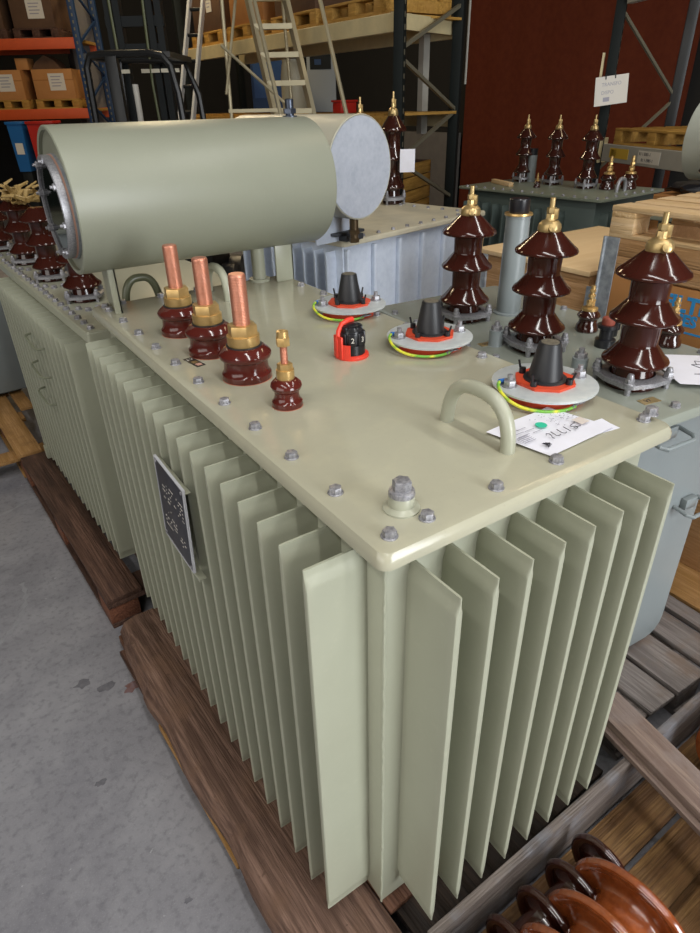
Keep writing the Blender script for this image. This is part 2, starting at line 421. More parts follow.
def lv_bushing(x, y):
    b = MB().lathe([(.0575, 0), (.0585, .003), (.058, .014), (.055, .018), (.0525, .024), (.0515, .04), (.0525, .046), (.059, .051), (.0615, .057), (.061, .062), (.055, .069), (.045, .077), (.041, .0785), (0, .0785)], 44)
    b = obj('low_voltage_bushing', b, PORCR, main, mp(x, y, T))
    obj('gasket', MB().lathe([(.0588, -.0005), (.0588, .0012)], 40), GASK, b)
    n = MB().lathe([(.041, .078), (.041, .081)], 36); obj('rubber_washer', n, BLACKR, b)
    n = MB().lathe([(.037, .0812), (.0375, .083), (.0375, .103), (.035, .1045), (.03, .1045)], 40); n.hexa(0, 0, .1045, .0345, .024, .35, .003)
    obj('brass_nut', n, BRASS, b)
    obj('copper_rod', MB().lathe(rod_profile(.0195, .12, .24), 28), COPPER, b)
for y in (.737, .948, 1.155): lv_bushing(.149, y)
b = obj('neutral_bushing', MB().lathe([(.0325, 0), (.033, .003), (.0325, .012), (.029, .016), (.026, .024), (.0265, .034), (.0315, .04), (.0335, .046), (.032, .052), (.024, .06), (.02, .062), (0, .062)], 36), PORCR, main, mp(.147, .538, T))
obj('gasket', MB().lathe([(.0336, -.0005), (.0336, .001)], 30), GASK, b)
n = MB().lathe([(.0185, .062), (.019, .064), (.019, .082), (.015, .083)], 30); n.hexa(0, 0, .083, .0165, .012, .5, .0015); obj('brass_collar', n, BRASS, b)
n = MB().lathe(rod_profile(.0078, .094, .14, .003, .0008), 18); obj('copper_stud', n, COPPER, b)
n = MB(); n.hexa(0, 0, .133, .0145, .018, .2, .002); n.lathe([(.0125, .151), (.012, .163), (.007, .164), (0, .161)], 20); obj('brass_cap_nut', n, BRASS, b)

# small metal marking strip beside the bushings
s = obj('marking_plate', MB().box(-.012, .012, -.036, .036, 0, .0012), mat('dark_etched_plate', '#4A4844', .35, metal=.6), main, mp(.083, .905, T), (0, 0, .12))
for k in range(2): obj('plate_emblem', MB().box(-.007, .007, -.008, .008, .0012, .0016), BRASSD if k == 0 else PINK, s, (0, -.002 - .021 * k, 0))
obj('plate_lettering', text_mesh('2 V', .013, LABELW), None, s, (-.01, .018, .0013))

# tap changer: ribbed black dome in a red guard
tc_ = obj('tap_changer', MB().lathe([(.043, 0), (.044, .003), (.043, .008), (.039, .0095), (0, .0095)], 40), REDP, main, mp(.427, .705, T))
hd = MB()
for i in range(8):
    a = i * PI / 4 + .25
    hd.prism([(-.0125, -.002), (.0125, -.002), (.0125, .002), (-.0125, .002)], 0, 0.001) if False else None
    M = Tm(0, 0, .03) @ Matrix.Rotation(a, 4, 'Z')
    hd.box(.012, .0345, -.0098, .0098, .004, .036, .003, 2, M)
    hd.box(.006, .028, -.0085, .0085, .034, .05, .003, 2, M)
hd.lathe([(.034, .0095), (.034, .034), (.029, .036), (.03, .06), (.027, .072), (.018, .081), (.008, .084), (0, .0845)], 32)
obj('selector_knob', hd, BLACKP, tc_)
gd = MB()
for sgn in (0,):
    pts = [(.041 * math.cos(a), .041 * math.sin(a)) for a in [R(d) for d in range(120, 236, 8)]]
    for (x0, y0), (x1, y1) in zip(pts, pts[1:]): gd.bar((x0, y0, .022), (x1, y1, .022), .005, .034)
gd.tube([(-.041, .0, .005), (-.042, .0, .05), (-.036, .004, .07), (-.024, .008, .084), (-.004, .012, .089), (.014, .016, .088)], [.006, .006, .006, .006, .007, .007], 8)
gd.box(-.044, -.038, -.02, .016, .004, .06, .002)
obj('red_guard', gd, REDP, tc_)
for i, s_ in enumerate(('1', '2', '3')):
    a = R(-165 + i * 46)
    obj('knob_number', text_mesh(s_, .018, LABELW, align='CENTER'), None, tc_, (.0352 * math.cos(a), .0352 * math.sin(a), .044), (PI / 2, 0, a + PI / 2))

# plug-in bushings with earthed plate
def plug_bushing(y, x):
    g = obj('plug_bushing', MB().lathe([(.086, 0), (.087, .002), (.087, .016), (.085, .018), (0, .018)], 44), ORANGE, main, mp(x, y, T))
    pl = MB().lathe([(.06, .021), (.109, .021), (.112, .022), (.112, .026), (.109, .0275), (.06, .0275)], 48); obj('earth_plate', pl, WPLATE, g)
    oc = MB().prism([(.066 * math.cos(R(22.5 + 45 * i)), .066 * math.sin(R(22.5 + 45 * i))) for i in range(8)], .0275, .034); obj('orange_ring', oc, ORANGE, g)
    cn = MB().lathe([(.046, .034), (.046, .037), (.037, .0385), (.0365, .043), (.0235, .112), (.0225, .115), (.019, .1155)], 36); obj('black_cone', cn, BLACKR, g)
    obj('cone_top', MB().lathe([(.019, .1155), (.0185, .1165), (0, .1165)], 24), CAPTOP, g)
    for i in range(2):
        a = R((-18, 162)[i]); x, y_ = .085 * math.cos(a), .085 * math.sin(a); nt = MB()
        nt.cyl((x, y_, 0), (x, y_, .0275), .0075, n=12)
        nt.lathe([(.0165, .0275), (.0165, .030)], 18, Matrix.Translation((x, y_, 0)))
        nt.hexa(x, y_, .030, .0135, .012, a, .001); nt.cyl((x, y_, .04), (x, y_, .054), .006, n=10)
        obj('stud_nut', nt, STEEL, g)
    for i in range(4):
        a = R(-75 + 90 * i); x, y_ = .054 * math.cos(a), .054 * math.sin(a); bk = MB()
        bk.cyl((x, y_, .034), (x, y_, .046), .0075, n=12); bk.cyl((x * 1.08, y_ * 1.08, .04), (x * 1.2, y_ * 1.2, .062), .0025, n=8)
        obj('clamp_hook', bk, BLACKP, g)
    w = [(-.081, .044, .034), (-.1, .042, .036), (-.118, .02, .03), (-.122, -.01, .018), (-.112, -.045, .009), (-.085, -.08, .007), (-.05, -.098, .0075), (-.02, -.1, .01)]
    pts = []
    for a, b2 in zip(w, w[1:]):
        for k in range(4): pts.append(Vector(a).lerp(Vector(b2), k / 4))
    pts.append(Vector(w[-1]))
    for _ in range(3): pts = [pts[0]] + [(pts[i - 1] + pts[i] * 2 + pts[i + 1]) / 4 for i in range(1, len(pts) - 1)] + [pts[-1]]
    obj('earth_wire', MB().tube(pts, .0035, 8), YELG, g)
    e = MB().cyl((-.094, .043, .036), (-.074, .044, .033), .0052, n=10); obj('blue_sleeve', e, BLUEL, g)
    e = MB().cyl((-.03, -.1, .0095), (-.004, -.094, .0115), .004, n=8); e.box(-.006, .012, -.1, -.086, .0095, .0125, .001); obj('wire_lug', e, STEEL, g)
for y, x in ((.259, .629), (.651, .638), (1.029, .639)): plug_bushing(y, x)

def arch(p0, p1, h, r, bend=.0):
    p0, p1 = Vector(p0), Vector(p1); pts = []
    for i in range(25):
        a = PI * i / 24
        c = (p0 + p1) / 2; hx = (p1 - p0) / 2
        ca = math.copysign(abs(math.cos(a)) ** .75, math.cos(a))
        pts.append(c - hx * ca + Vector((0, 0, h * math.sin(a) ** .8)))
    return MB().tube(pts, r, 14)
h1 = mobj('lifting_handle', arch((.371, .282, T - .004), (.371, .118, T - .004), .098, .0138), GREEN)
mobj('handle_weld', MB().lathe([(.02, 0), (.019, .004), (.0145, .009)], 18, Matrix.Translation((.371, .118, T))).lathe([(.02, 0), (.019, .004), (.0145, .009)], 18, Matrix.Translation((.371, .282, T))), GREEN, h1) if False else None
mobj('lifting_handle', arch((.393, 1.376, T - .004), (.393, 1.54, T - .004), .098, .0138), GREEN)
tp = obj('thermometer_pocket', MB().lathe([(.03, 0), (.03, .003), (.0235, .006), (.021, .008), (.021, .024), (.02, .026), (0, .026)], 32), GREEN, main, mp(.101, .087, T))
n = MB().lathe([(.021, .026), (.0215, .028), (.0205, .034), (.016, .036)], 26); n.hexa(0, 0, .035, .0155, .018, .2, .003); obj('pocket_plug', n, STEEL, tp)

# conservator (oil expansion drum) on two legs over the far end
CY, CZ, CR = 1.52, 1.568, .199
Mx = Tm(0, CY, CZ, 0, PI / 2, 0)
cv = MB().lathe([(CR - .012, -.018), (CR - .012, -.028), (CR - .004, -.03), (CR, -.027), (CR, .79), (CR - .003, .796), (CR - .012, .798), (CR - .012, .79), (0, .79)], 72, Mx, cap=False)
cv.lathe([(0, -.018), (CR - .011, -.018)], 72, Mx, cap=False)
cons = mobj('conservator', cv, DRUMSHADE)
def ax(prof, n=48, cap=False):
    if not cap: prof = prof + [prof[0]]
    return MB().lathe(prof, n, Tm(-.018, CY, CZ - .012, 0, -PI / 2, 0), cap=False)
mobj('cover_flange', ax([(.112, .0), (.142, .0), (.142, .008), (.112, .008)]), STEELD, cons)
mobj('cover_gasket', ax([(.112, .008), (.140, .008), (.140, .013), (.112, .013)]), PINK, cons)
mobj('sight_glass', ax([(0, .014), (.131, .014), (.131, .028), (0, .028)], cap=True), GLASSD, cons)
mobj('glass_ring', ax([(.1305, .013), (.139, .013), (.139, .034), (.134, .036), (.129, .034), (.129, .0285)]), STEEL, cons)
for i in range(8):
    a = 2 * PI * i / 8 + .25; y, z = CY + .128 * math.cos(a), CZ - .012 + .128 * math.sin(a); nb = MB()
    nb.cyl((-.066, y, z), (-.02, y, z), .0045, n=10); nb.lathe([(.0095, 0), (.0095, .011), (.006, .013), (0, .013)], 6, Tm(-.047, y, z, 0, -PI / 2, 0)); nb.lathe([(.011, 0), (.011, .0025)], 14, Tm(-.0445, y, z, 0, -PI / 2, 0))
    mobj('cover_bolt', nb, STEEL, cons)
fp = MB().lathe([(.024, 0), (.024, .004), (.014, .005), (.014, .05), (0, .05)], 20, Matrix.Translation((.745, CY, CZ + CR - .002)))
fp.hexa(.745, CY, CZ + CR + .008, .022, .015, .2, .002)
fp.lathe([(.014, .024), (.0145, .05), (.011, .053), (.005, .053)], 20, Matrix.Translation((.745, CY, CZ + CR - .002)))
mobj('filler_plug', fp, mat('dark_zinc', '#4A505C', .35, metal=.8), cons)
lg = MB().box(.062, .068, 1.455, 1.60, T, 1.43, .001); lg.box(.045, .068, 1.455, 1.461, T, 1.43, .001); mobj('conservator_leg', lg, GREEN, cons)
lg = MB().box(.705, .711, 1.498, 1.60, T, 1.43, .001); lg.box(.64, .711, 1.498, 1.505, T, 1.43, .001); mobj('conservator_leg', lg, GREEN, cons)
mobj('connecting_pipe', MB().cyl((.6, 1.56, T), (.6, 1.56, 1.42), .024, n=20).cyl((.6, 1.56, T), (.6, 1.56, T + .01), .038, n=20), GREEN, cons)

# rating plate on brackets outside the left fins
np_ = obj('rating_plate', MB().box(-.0025, .0025, -.097, .097, -.112, .112, .0008), PLATEK, main, mp(-.0905, .704, .967), (0, R(2), R(-1)))
fr = MB()
for z in (-.112, .112): fr.box(-.0032, .0028, -.099, .099, z - .0018, z + .0018)
for y in (-.098, .098): fr.box(-.0032, .0028, y - .0018, y + .0018, -.112, .112)
obj('plate_rim', fr, PLATEF, np_)
RY = (PI / 2, 0, -PI / 2)
lt = MB(); random.seed(5)
for y, z, w, n in ((.04, .06, .045, 5), (-.012, .062, .04, 4), (-.06, .06, .04, 5), (.05, -.01, .05, 6), (-.05, -.05, .035, 3), (.0, -.03, .03, 3)):
    for k in range(n):
        x = y + .02
        while x > y - w + .02:
            l = random.uniform(.003, .009)
            if random.random() < .55: lt.box(-.0031, -.0026, x - l, x, z - k * .011, z - k * .011 + .003)
            x -= l + .003
obj('plate_lettering', lt, LABELW, np_)
for y in (-.088, .088):
    for z in (-.102, .102): obj('plate_rivet', MB().lathe([(.0045, 0), (.004, .0025), (0, .003)], 12, Tm(-.0026, y, z, 0, -PI / 2, 0)), STEEL, np_)
br = MB().box(-.016, .0, -.105, .105, -.0015, .0015); br.box(-.0175, -.016, -.105, .105, -.006, .0015); obj('plate_bracket', br, GREEN, main, mp(-.073, .702, .833))
br = MB().box(-.008, .006, -.1, .1, -.0012, .0012); obj('plate_bracket', br, GREEN, main, mp(-.079, .704, 1.07))

# ------------------------------------------------------------------ papers lying on the lid
def sheet(name, label, pts, z, m=PAPER, group=None, cat='paper'):
    c = Vector((sum(p[0] for p in pts) / 4, sum(p[1] for p in pts) / 4, 0)); mb = MB(); bm = mb.bm
    n = 8; g = []
    for j in range(n + 1):
        row = []
        for i in range(n + 1):
            u, v = i / n, j / n
            p = (Vector(pts[0]) * (1 - u) + Vector(pts[1]) * u) * (1 - v) + (Vector(pts[3]) * (1 - u) + Vector(pts[2]) * u) * v
            lift = .0012 * (math.sin(u * 5) + 1) * v + .004 * max(0, u - .8) * 5 * max(0, v - .5)
            row.append((p.x - c.x, p.y - c.y, lift))
        g.append(row)
    lo = [[bm.verts.new(q) for q in r] for r in g]; hi = [[bm.verts.new((q[0], q[1], q[2] + .0005)) for q in r] for r in g]
    for j in range(n):
        for i in range(n):
            bm.faces.new((lo[j][i], lo[j + 1][i], lo[j + 1][i + 1], lo[j][i + 1])); bm.faces.new((hi[j][i], hi[j][i + 1], hi[j + 1][i + 1], hi[j + 1][i]))
    per = [(0, i) for i in range(n)] + [(j, n) for j in range(n)] + [(n, i) for i in range(n, 0, -1)] + [(j, 0) for j in range(n, 0, -1)]
    for a, b2 in zip(per, per[1:] + per[:1]): bm.faces.new((lo[a[0]][a[1]], lo[b2[0]][b2[1]], hi[b2[0]][b2[1]], hi[a[0]][a[1]]))
    o = thing(name, label, cat, (c.x, c.y, z), group=group)
    obj('sheet', mb, m, o)
    return o, c
p2, c2 = sheet('paper_sheet', 'lower white paper sheet sticking out under the written one on the green lid', [(.42, .085), (.615, .056), (.618, .1), (.42, .13)], T + .0006)
p1, c1 = sheet('paper_sheet', 'upper white paper with teal dot and handwriting on the green lid beside the curved handle', [(.415, .056), (.603, .062), (.568, .196), (.388, .19)], T + .0042)
def on(p, c, mb, m, name='handwriting', zz=.0062):
    bmesh.ops.translate(mb.bm, verts=mb.bm.verts, vec=(-c.x, -c.y, zz)); obj(name, mb, m, p)
td = MB().lathe([(.0115, 0), (.0115, .0006), (0, .0006)], 24, Matrix.Translation((.487, .142, 0))); on(p1, c1, td, TEAL, 'teal_dot')
hw = MB(); ox, oy = .462, .092
def st(pts):
    hw.tube([(ox + x * .017, oy + y * .02, 0) for x, y in pts], .0008, 5)
st([(0, .8), (.25, 1), (.5, .8), (.4, .5), (.15, .2), (.1, 0), (.2, -.1)])
st([(1.0, 1), (.85, .2), (1.1, 0), (1.4, .1)]); st([(2.0, 1), (1.85, .2), (2.1, 0), (2.4, .1)]); st([(3.1, 1), (2.95, 0)])
st([(4.7, .9), (4.0, .8), (3.9, .6), (4.4, .4), (4.3, .1), (3.8, 0), (3.9, .3), (4.9, .2)])
on(p1, c1, hw, INK)
sq = MB(); random.seed(11)
sq.tube([(.437 + .009 * math.cos(i * 1.7) * random.uniform(.4, 1), .082 + .008 * math.sin(i * 2.3), 0) for i in range(26)], .0007, 5); on(p1, c1, sq, INK, 'ink_squiggle')
gl = MB()
for k in range(4):
    x = .40 + .004 * k; gl.box(x, x + .03, .163 - k * .011, .1645 - k * .011, 0, .0004)
for k in range(5): gl.box(.405, .435, .108 + k * .005, .1095 + k * .005, 0, .0004)
for k in range(3): gl.box(.43 + .01 * k, .455 + .01 * k, .152 - .012 * k, .1535 - .012 * k, 0, .0004)
on(p1, c1, gl, INKL, 'printed_lines')
sp = MB(); random.seed(4)
for k in range(70): 
    x, y = random.gauss(.535, .02), random.gauss(.145, .015); sp.box(x, x + random.uniform(.001, .004), y, y + .0016, 0, .0003)
on(p1, c1, sp, INKL, 'printed_smudge')
on(p1, c1, MB().box(.552, .576, .098, .122, 0, .0004), TAN, 'brown_stain')
sg = MB().tube([(.355, .105, .02), (.362, .098, .012), (.375, .1, .006), (.39, .108, .007), (.41, .1, .008), (.418, .094, .008), (.41, .09, .008), (.404, .098, .008)], .0011, 6)
bmesh.ops.translate(sg.bm, verts=sg.bm.verts, vec=(-.371, -.1, -T)); tag(obj('tie_string', sg, REDINK, None, (.371, .1, T)), 'thin red string tying the paper to the curved lid handle', 'string')
SWX, SWY = 1.302, .574
# ------------------------------------------------------------------ second green transformer behind, on its own pallet
t2 = thing('distribution_transformer', 'green-grey ribbed transformer at left, a row of brown bushings along its lid edge', 'transformer', (-.022, 1.642, .144), R(2.6))
obj('tank', MB().box(.02, .72, .05, 1.3, .075, .985, .004), GREEN2, t2)
obj('skid', MB().box(-.052, .66, .16, .19, .001, .075, .004), GREEN2, t2); obj('skid', MB().box(-.075, .66, 1.22, 1.26, .002, .075, .005), GREEN2, t2)
F2 = fin_mesh('cooling_fin', .085, .93, GREEN2)
for i in range(17): obj('cooling_fin', F2, None, t2, (.02, .06 + .076 * i, .035))
F2e = fin_mesh('cooling_fin', .07, .9, GREEN2)
obj('lid', lid_mb(.74, 1.85, .04, .008, .012), GREEN, t2, (0, 0, 1.006))
bolts(t2, [(.028, .04 + .075 * i, 1.006) for i in range(20)] + [(.1 + .13 * i, .03, 1.006) for i in range(4)])
for x, y in ((.13, .44), (.12, .885), (.115, 1.32), (.08, 1.775)):
    hv_bushing(t2, (x, y, 1.006), HVM, R(20), .85, cap=False)
    for dx, dy in ((-.065, -.13), (-.04, -.17), (.0, -.16)): obj('lid_bolt', BOLT, None, t2, (x + dx, y + dy, 1.006), (0, 0, dx * 30))
for z, y0 in ((.842, .47), (.708, .51), (.575, .54)):
    obj('side_loop', MB().tube([(-.06, y0 + .2, z + .01), (-.088, y0 + .19, z + .008), (-.094, y0 + .17, z + .004), (-.094, y0 + .03, z - .004), (-.088, y0 + .01, z - .006), (-.06, y0, z - .006)], .005, 8), mat('olive_loop_paint', '#7C806C', .4), t2)
hz_ = MB(); random.seed(8)
c0 = Vector((.20, 1.2, 1.27))
obj('lifting_handle', arch((.2, .16, 1.0), (.33, .16, 1.0), .12, .014), mat('dark_olive_hose', '#5E604A', .35), t2)
# torn straw-coloured wrapping on the far bushings
wr = MB(); random.seed(21)
for k in range(16):
    a = random.uniform(0, 6.28); p = Vector((0, 0, 0)); pts = [p]
    for j in range(5):
        p = p + Vector((math.cos(a) * .022, math.sin(a) * .03, random.uniform(-.005, .03))); a += random.uniform(-.8, .8); pts.append(p)
    wr.tube([q + Vector((random.uniform(-.03, .03), random.uniform(-.05, .05), 0)) for q in pts], [.008, .012, .013, .011, .008, .004], 5)
tag(obj('plastic_wrapping', wr, STRAW, None, (.07, 2.93, 1.43)), 'crumpled straw-coloured wrapping on top of the brown bushings at left', 'wrapping')

# blue-grey tank at the far left, its pallet
t3 = thing('transformer_tank', 'plain blue-grey tank side at the left edge, behind the second ribbed transformer', 'transformer', (-.6, 3.9, .144), R(2.6))
obj('tank', MB().box(-.6, .56, 0.02, .8, .03, .98, .01), GREYP, t3); obj('lid', lid_mb(1.24, .86, .03, .01), GREYLID, t3, (-.64, -.01, 1.01)); obj('skid', MB().box(-.5, .5, .1, .16, 0.0, .03), DGREEN, t3)

# ------------------------------------------------------------------ grey transformer on the right
g4 = thing('distribution_transformer', 'blue-grey transformer at right, three tall brown bushings and a grey tube on its lid', 'transformer', (.88, .165, .144), R(-4.5))
GT = .976
gt = MB()
poly = [(.04, .985 - .04), (.04, .09)] + [(.04 + .05 - .05 * math.cos(a), .09 - .05 * math.sin(a)) for a in (.5, 1.0, 1.57)] + [(.455 - .07 + .07 * math.sin(a), .115 - .07 * math.cos(a)) for a in (0, .4, .8, 1.2, 1.57)] + [(.455, .945)]
gt.prism([(x, z) for x, z in poly], -1.15, -.05, Matrix.Rotation(PI / 2, 4, 'X'))
obj('tank', gt, GREYP, g4)
obj('skid', MB().box(.08, .4, .1, .16, .001, .047, .004), GREYP, g4); obj('skid', MB().box(.08, .4, .9, .96, .001, .047, .004), GREYP, g4)
obj('lid', lid_mb(.62, 1.22, .03, .012), GREYLID, g4, (0, 0, GT))
bolts(g4, [(.05 + .13 * i, .035, GT) for i in range(5)] + [(.585, .1 + .14 * i, GT) for i in range(8)] + [(.03, .12 + .14 * i, GT) for i in range(8)])
for (x, y) in ((1.105, .346), (1.116, .698), (1.156, 1.064)):
    v = Matrix.Rotation(R(4.5), 3, 'Z') @ Vector((x - .88, y - .165, 0)); hv_bushing(g4, (v.x, v.y, GT), HVM, R(35))
def g4p(x, y, z=GT):
    v = Matrix.Rotation(R(4.5), 3, 'Z') @ Vector((x - .88, y - .165, 0)); return (v.x, v.y, z)
tb = obj('filler_tube', MB().lathe([(.055, 0), (.055, .006), (.044, .008), (.041, .33), (.043, .331), (.043, .338), (0, .338)], 36), GREYP, g4, g4p(1.335, 1.015))
obj('brass_rim', MB().lathe([(.047, .338), (.048, .34), (.047, .346), (0, .346)], 32), BRASS, tb)
obj('black_cap', MB().lathe([(.034, .346), (.035, .348), (.035, .388), (.032, .392), (0, .392)], 32), BLACKP, tb)
for (x, y) in ((1.387, .708), (1.465, .46), (1.40, .15)): small_bushing(g4, g4p(x, y), 1.0)
kn = obj('selector_switch', MB().lathe([(.05, 0), (.05, .03), (.034, .034), (.034, .07), (.05, .075), (.05, .088), (0, .088)], 28), BLACKP, g4, g4p(SWX, SWY))
kn.scale = (.62, .62, .8)
obj('terracotta_cap', MB().lathe([(.031, .088), (.032, .09), (.032, .112), (.028, .116), (0, .116)], 28), TAPER, kn)
obj('switch_pointer', MB().box(.02, .075, -.008, .008, .03, .1, .003).lathe([(.02, .06), (.02, .1), (0, .1)], 14, Matrix.Translation((.065, 0, 0))), BLACKP, kn)
for q in ((495, 1.038, .788), (0, 1.046, .472)):
    st_ = obj('lid_stub', MB().lathe([(.024, 0), (.022, .004), (.022, .05), (0, .05)], 20), GREYP, g4, g4p(q[1], q[2])); obj('stub_nut', MB().hexa(0, 0, .05, .017, .014, .2, .001).cyl((0, 0, .05), (0, 0, .078), .008, n=10), STEEL, st_)
for k, (x, y) in enumerate(((1.04, .244), (1.024, .811), (1.03, .53))): 
    s = obj('marking_plate', MB().box(-.028, .028, -.014, .014, 0, .0012), BRASSD, g4, g4p(x, y), (0, 0, -.1)); obj('plate_lettering', text_mesh(('V7', 'V7', 'W7')[k], .018, INK), None, s, (-.014, -.006, .0013))
for (u0, u1, z, y0) in ((.115, .245, .885, .05), (.33, .44, .60, .05)):
    obj('lifting_loop', MB().tube([(u0, y0, z + .01), (u0, y0 - .045, z + .004), (u0 + .012, y0 - .058, z), (u1 - .012, y0 - .058, z), (u1, y0 - .045, z + .004), (u1, y0, z + .01)], .006, 10), GREYP, g4)
    obj('loop_lug', MB().box(u0 + .03, u1 - .03, y0 - .02, y0, z - .005, z + .03, .003), GREYP, g4)
# sheets with a line drawing
d1, dc = sheet('drawing_sheet', 'white sheet with a line drawing of a bushing, right of the nearest tall bushing', [(1.175, .245), (1.36, .06), (1.51, .24), (1.30, .43)], 1.1335)
dl = MB()
def dst(pts):
    ca, sa = math.cos(R(-42)), math.sin(R(-42)); pp = []
    for x, y in pts: x *= .0009; y *= .00125; pp.append((1.315 + x * ca - y * sa, .225 + x * sa + y * ca, 0))
    dl.tube(pp, .0009, 5)
dst([(-34, 50), (-30, 74), (-10, 70), (20, 76), (30, 72), (24, 50)]); dst([(-50, 50), (40, 56)]); dst([(-50, 50), (-30, 30), (30, 36), (40, 56)])
dst([(-22, 30), (-18, 0), (10, 0), (20, 34)]); dst([(-18, 14), (16, 16)]); dst([(-66, -8), (44, -4)]); dst([(-18, -8), (-14, 0)]); dst([(-14, -10), (-22, -40), (-10, -54), (2, -40), (0, -20), (14, -6)]); dst([(10, 4), (80, 8)]); dst([(20, -16), (84, -16)])
on(d1, dc, dl, INK, 'line_drawing', .0028)
d2, dc2 = sheet('drawing_sheet', 'second white sheet overlapping the bushing drawing at the right edge', [(1.31, .06), (1.47, -.1), (1.62, .08), (1.42, .22)], 1.1375)

# ------------------------------------------------------------------ galvanised transformer with round drum, behind the big drum
s5 = thing('distribution_transformer', 'silvery galvanised transformer with a round drum on its lid, behind the green drum', 'transformer', (1.44, 2.27, 0.0), R(12))
SZ = 1.18
obj('tank', MB().box(.03, 1.22, .04, .86, .16, SZ - .03, .004), SILVER, s5)
pf = MB()
FS = fin_mesh('cooling_fin', .07, .92, SILVER, .016)
for i in range(9): obj('cooling_fin', FS, None, s5, (.03, .1 + .09 * i, .2))
for i in range(6): obj('wall_rib', MB().box(-.012, .012, -.03, .0, .18, SZ - .05, .006), SILVER, s5, (.05 + .215 * i, .042, 0))
obj('lid', lid_mb(1.33, .95, .03, .008), SILVERLID, s5, (0, 0, SZ))
bolts(s5, [(.06 + .125 * i, .035, SZ) for i in range(10)] + [(1.2, .14 + .12 * i, SZ) for i in range(6)] + [(.03, .16 + .12 * i, SZ) for i in range(5)])
obj('skid', MB().box(.1, 1.1, .2, .28, 0, .16, .006), DGREEN, s5)
cu_, sa_ = math.cos(R(-12)), math.sin(R(-12))
def s5p(x, y, z): dx, dy = x - 1.44, y - 2.27; return (dx * cu_ - dy * sa_, dx * sa_ + dy * cu_, z)
dc_ = Vector(s5p(1.435, 2.10, 1.535))
Md = Matrix.Translation((dc_.x, dc_.y, 1.535)) @ Euler((-PI / 2, 0, 0)).to_matrix().to_4x4() @ Matrix.Rotation(0, 4, 'Z')
dr = MB().lathe([(0, 0.004), (.218, .004), (.222, 0), (.225, .003), (.225, .80), (.221, .804), (0, .804)], 64, Matrix.Translation((dc_.x, dc_.y, 1.535)) @ Matrix.Rotation(R(2), 4, 'Z') @ Matrix.Rotation(-PI / 2, 4, 'X'))
drm = obj('conservator', dr, mat('pale_drum_paint', '#B3B09F', .4, noise=(6, '#A5A291', .5, U1)), s5)
obj('end_disc', MB().lathe([(0, 0), (.218, 0), (.218, .0035), (0, .0035)], 64, Matrix.Translation((dc_.x, dc_.y, 1.535)) @ Matrix.Rotation(R(2), 4, 'Z') @ Matrix.Rotation(-PI / 2, 4, 'X')), mat('grey_drum_end', '#B0B6C2', .5, metal=.1, noise=[(14, '#9AA1AF', .6, U1), (50, '#C2C7CF', .4, U1)]), drm)
obj('drum_leg', MB().box(dc_.x - .12, dc_.x + .12, dc_.y + .2, dc_.y + .21, SZ, 1.36), SILVER, drm); obj('drum_leg', MB().box(dc_.x - .12, dc_.x + .12, dc_.y + .7, dc_.y + .71, SZ, 1.36), SILVER, drm)
obj('drain_valve', MB().cyl((dc_.x + .03, dc_.y + .08, 1.2), (dc_.x + .03, dc_.y + .08, 1.31), .022, n=14).hexa(dc_.x + .03, dc_.y + .08, 1.19, .026, .02).hexa(dc_.x + .03, dc_.y + .08, 1.23, .028, .02), mat('old_bronze', '#5A4A34', .45, metal=.6), drm)
obj('mounting_flange', MB().box(-.1, .03, -.02, .1, SZ, SZ + .03, .004).box(-.16, .06, .0, .2, SZ + .03, SZ + .045, .003), mat('dark_iron', '#4A4D52', .5, metal=.5), s5, (.1, .0, 0)) 
for (x, y, k_) in ((2.49, 3.23, 1.0), (2.2, 3.2, .96)): b = hv_bushing(s5, s5p(x, y, SZ), HVD, .3, 1.0); b.scale = (1, 1, 1.55 * k_)
tagp = sheet('paper_tag', 'white paper tag hanging on the dark bushing behind the grey drum end', [(0, 0), (.1, 0), (.1, .14), (0, .14)], 0)[0]
tagp.location = (2.50, 3.08, 1.46); tagp.rotation_euler = (R(90), 0, R(-35))

# ------------------------------------------------------------------ dark green transformer at the back right
d6 = thing('distribution_transformer', 'dark green ribbed transformer at the back before the red-brown wall', 'transformer', (3.53, 2.26, 0), R(5))
DZ = 1.2
obj('tank', MB().box(.04, .82, .06, 1.22, .16, DZ - .02, .004), DGREEN, d6); obj('skid', MB().box(.1, .7, .2, .3, 0, .16), DGREEN, d6)
FD = fin_mesh('cooling_fin', .09, .85, DGREEN, .016)
for i in range(10): obj('cooling_fin', FD, None, d6, (.04, .3 + .098 * i, .25))
FDx = fin_mesh('cooling_fin', .06, .85, DGREEN, .016)
for i in range(7): obj('cooling_fin', FDx, None, d6, (.12 + .1 * i, .06, .25), (0, 0, PI / 2))
obj('lid', lid_mb(.86, 1.30, .02, .006), DGLID, d6, (0, 0, DZ))
bolts(d6, [(.025, .05 + .09 * i, DZ) for i in range(14)] + [(.1 + .12 * i, .025, DZ) for i in range(6)])
for (x, y) in ((4.02, 3.42), (4.02, 3.10), (4.0, 2.76)):
    v = Matrix.Rotation(R(-5), 3, 'Z') @ Vector((x - 3.53, y - 2.26, 0)); hv_bushing(d6, (v.x, v.y, DZ), HVD, .4).scale = (.86, .86, 1.12)
tb = obj('filler_tube', MB().lathe([(.035, 0), (.035, .2), (0, .2)], 20), GREYP, d6, (.62, 1.05, DZ)); obj('black_cap', MB().lathe([(.034, .2), (.034, .25), (0, .25)], 20), BLACKP, tb)
small_bushing(d6, (.55, .3, DZ), 1.5); small_bushing(d6, (.68, .2, DZ), 1.5); small_bushing(d6, (.3, .75, DZ), .7)
obj('lifting_handle', arch((.45, .16, DZ), (.56, .16, DZ), .085, .014), STEEL, d6)
obj('wood_strip', MB().box(.04, .075, 1.0, 1.27, DZ, DZ + .03, .002), WPALE, d6) if False else None
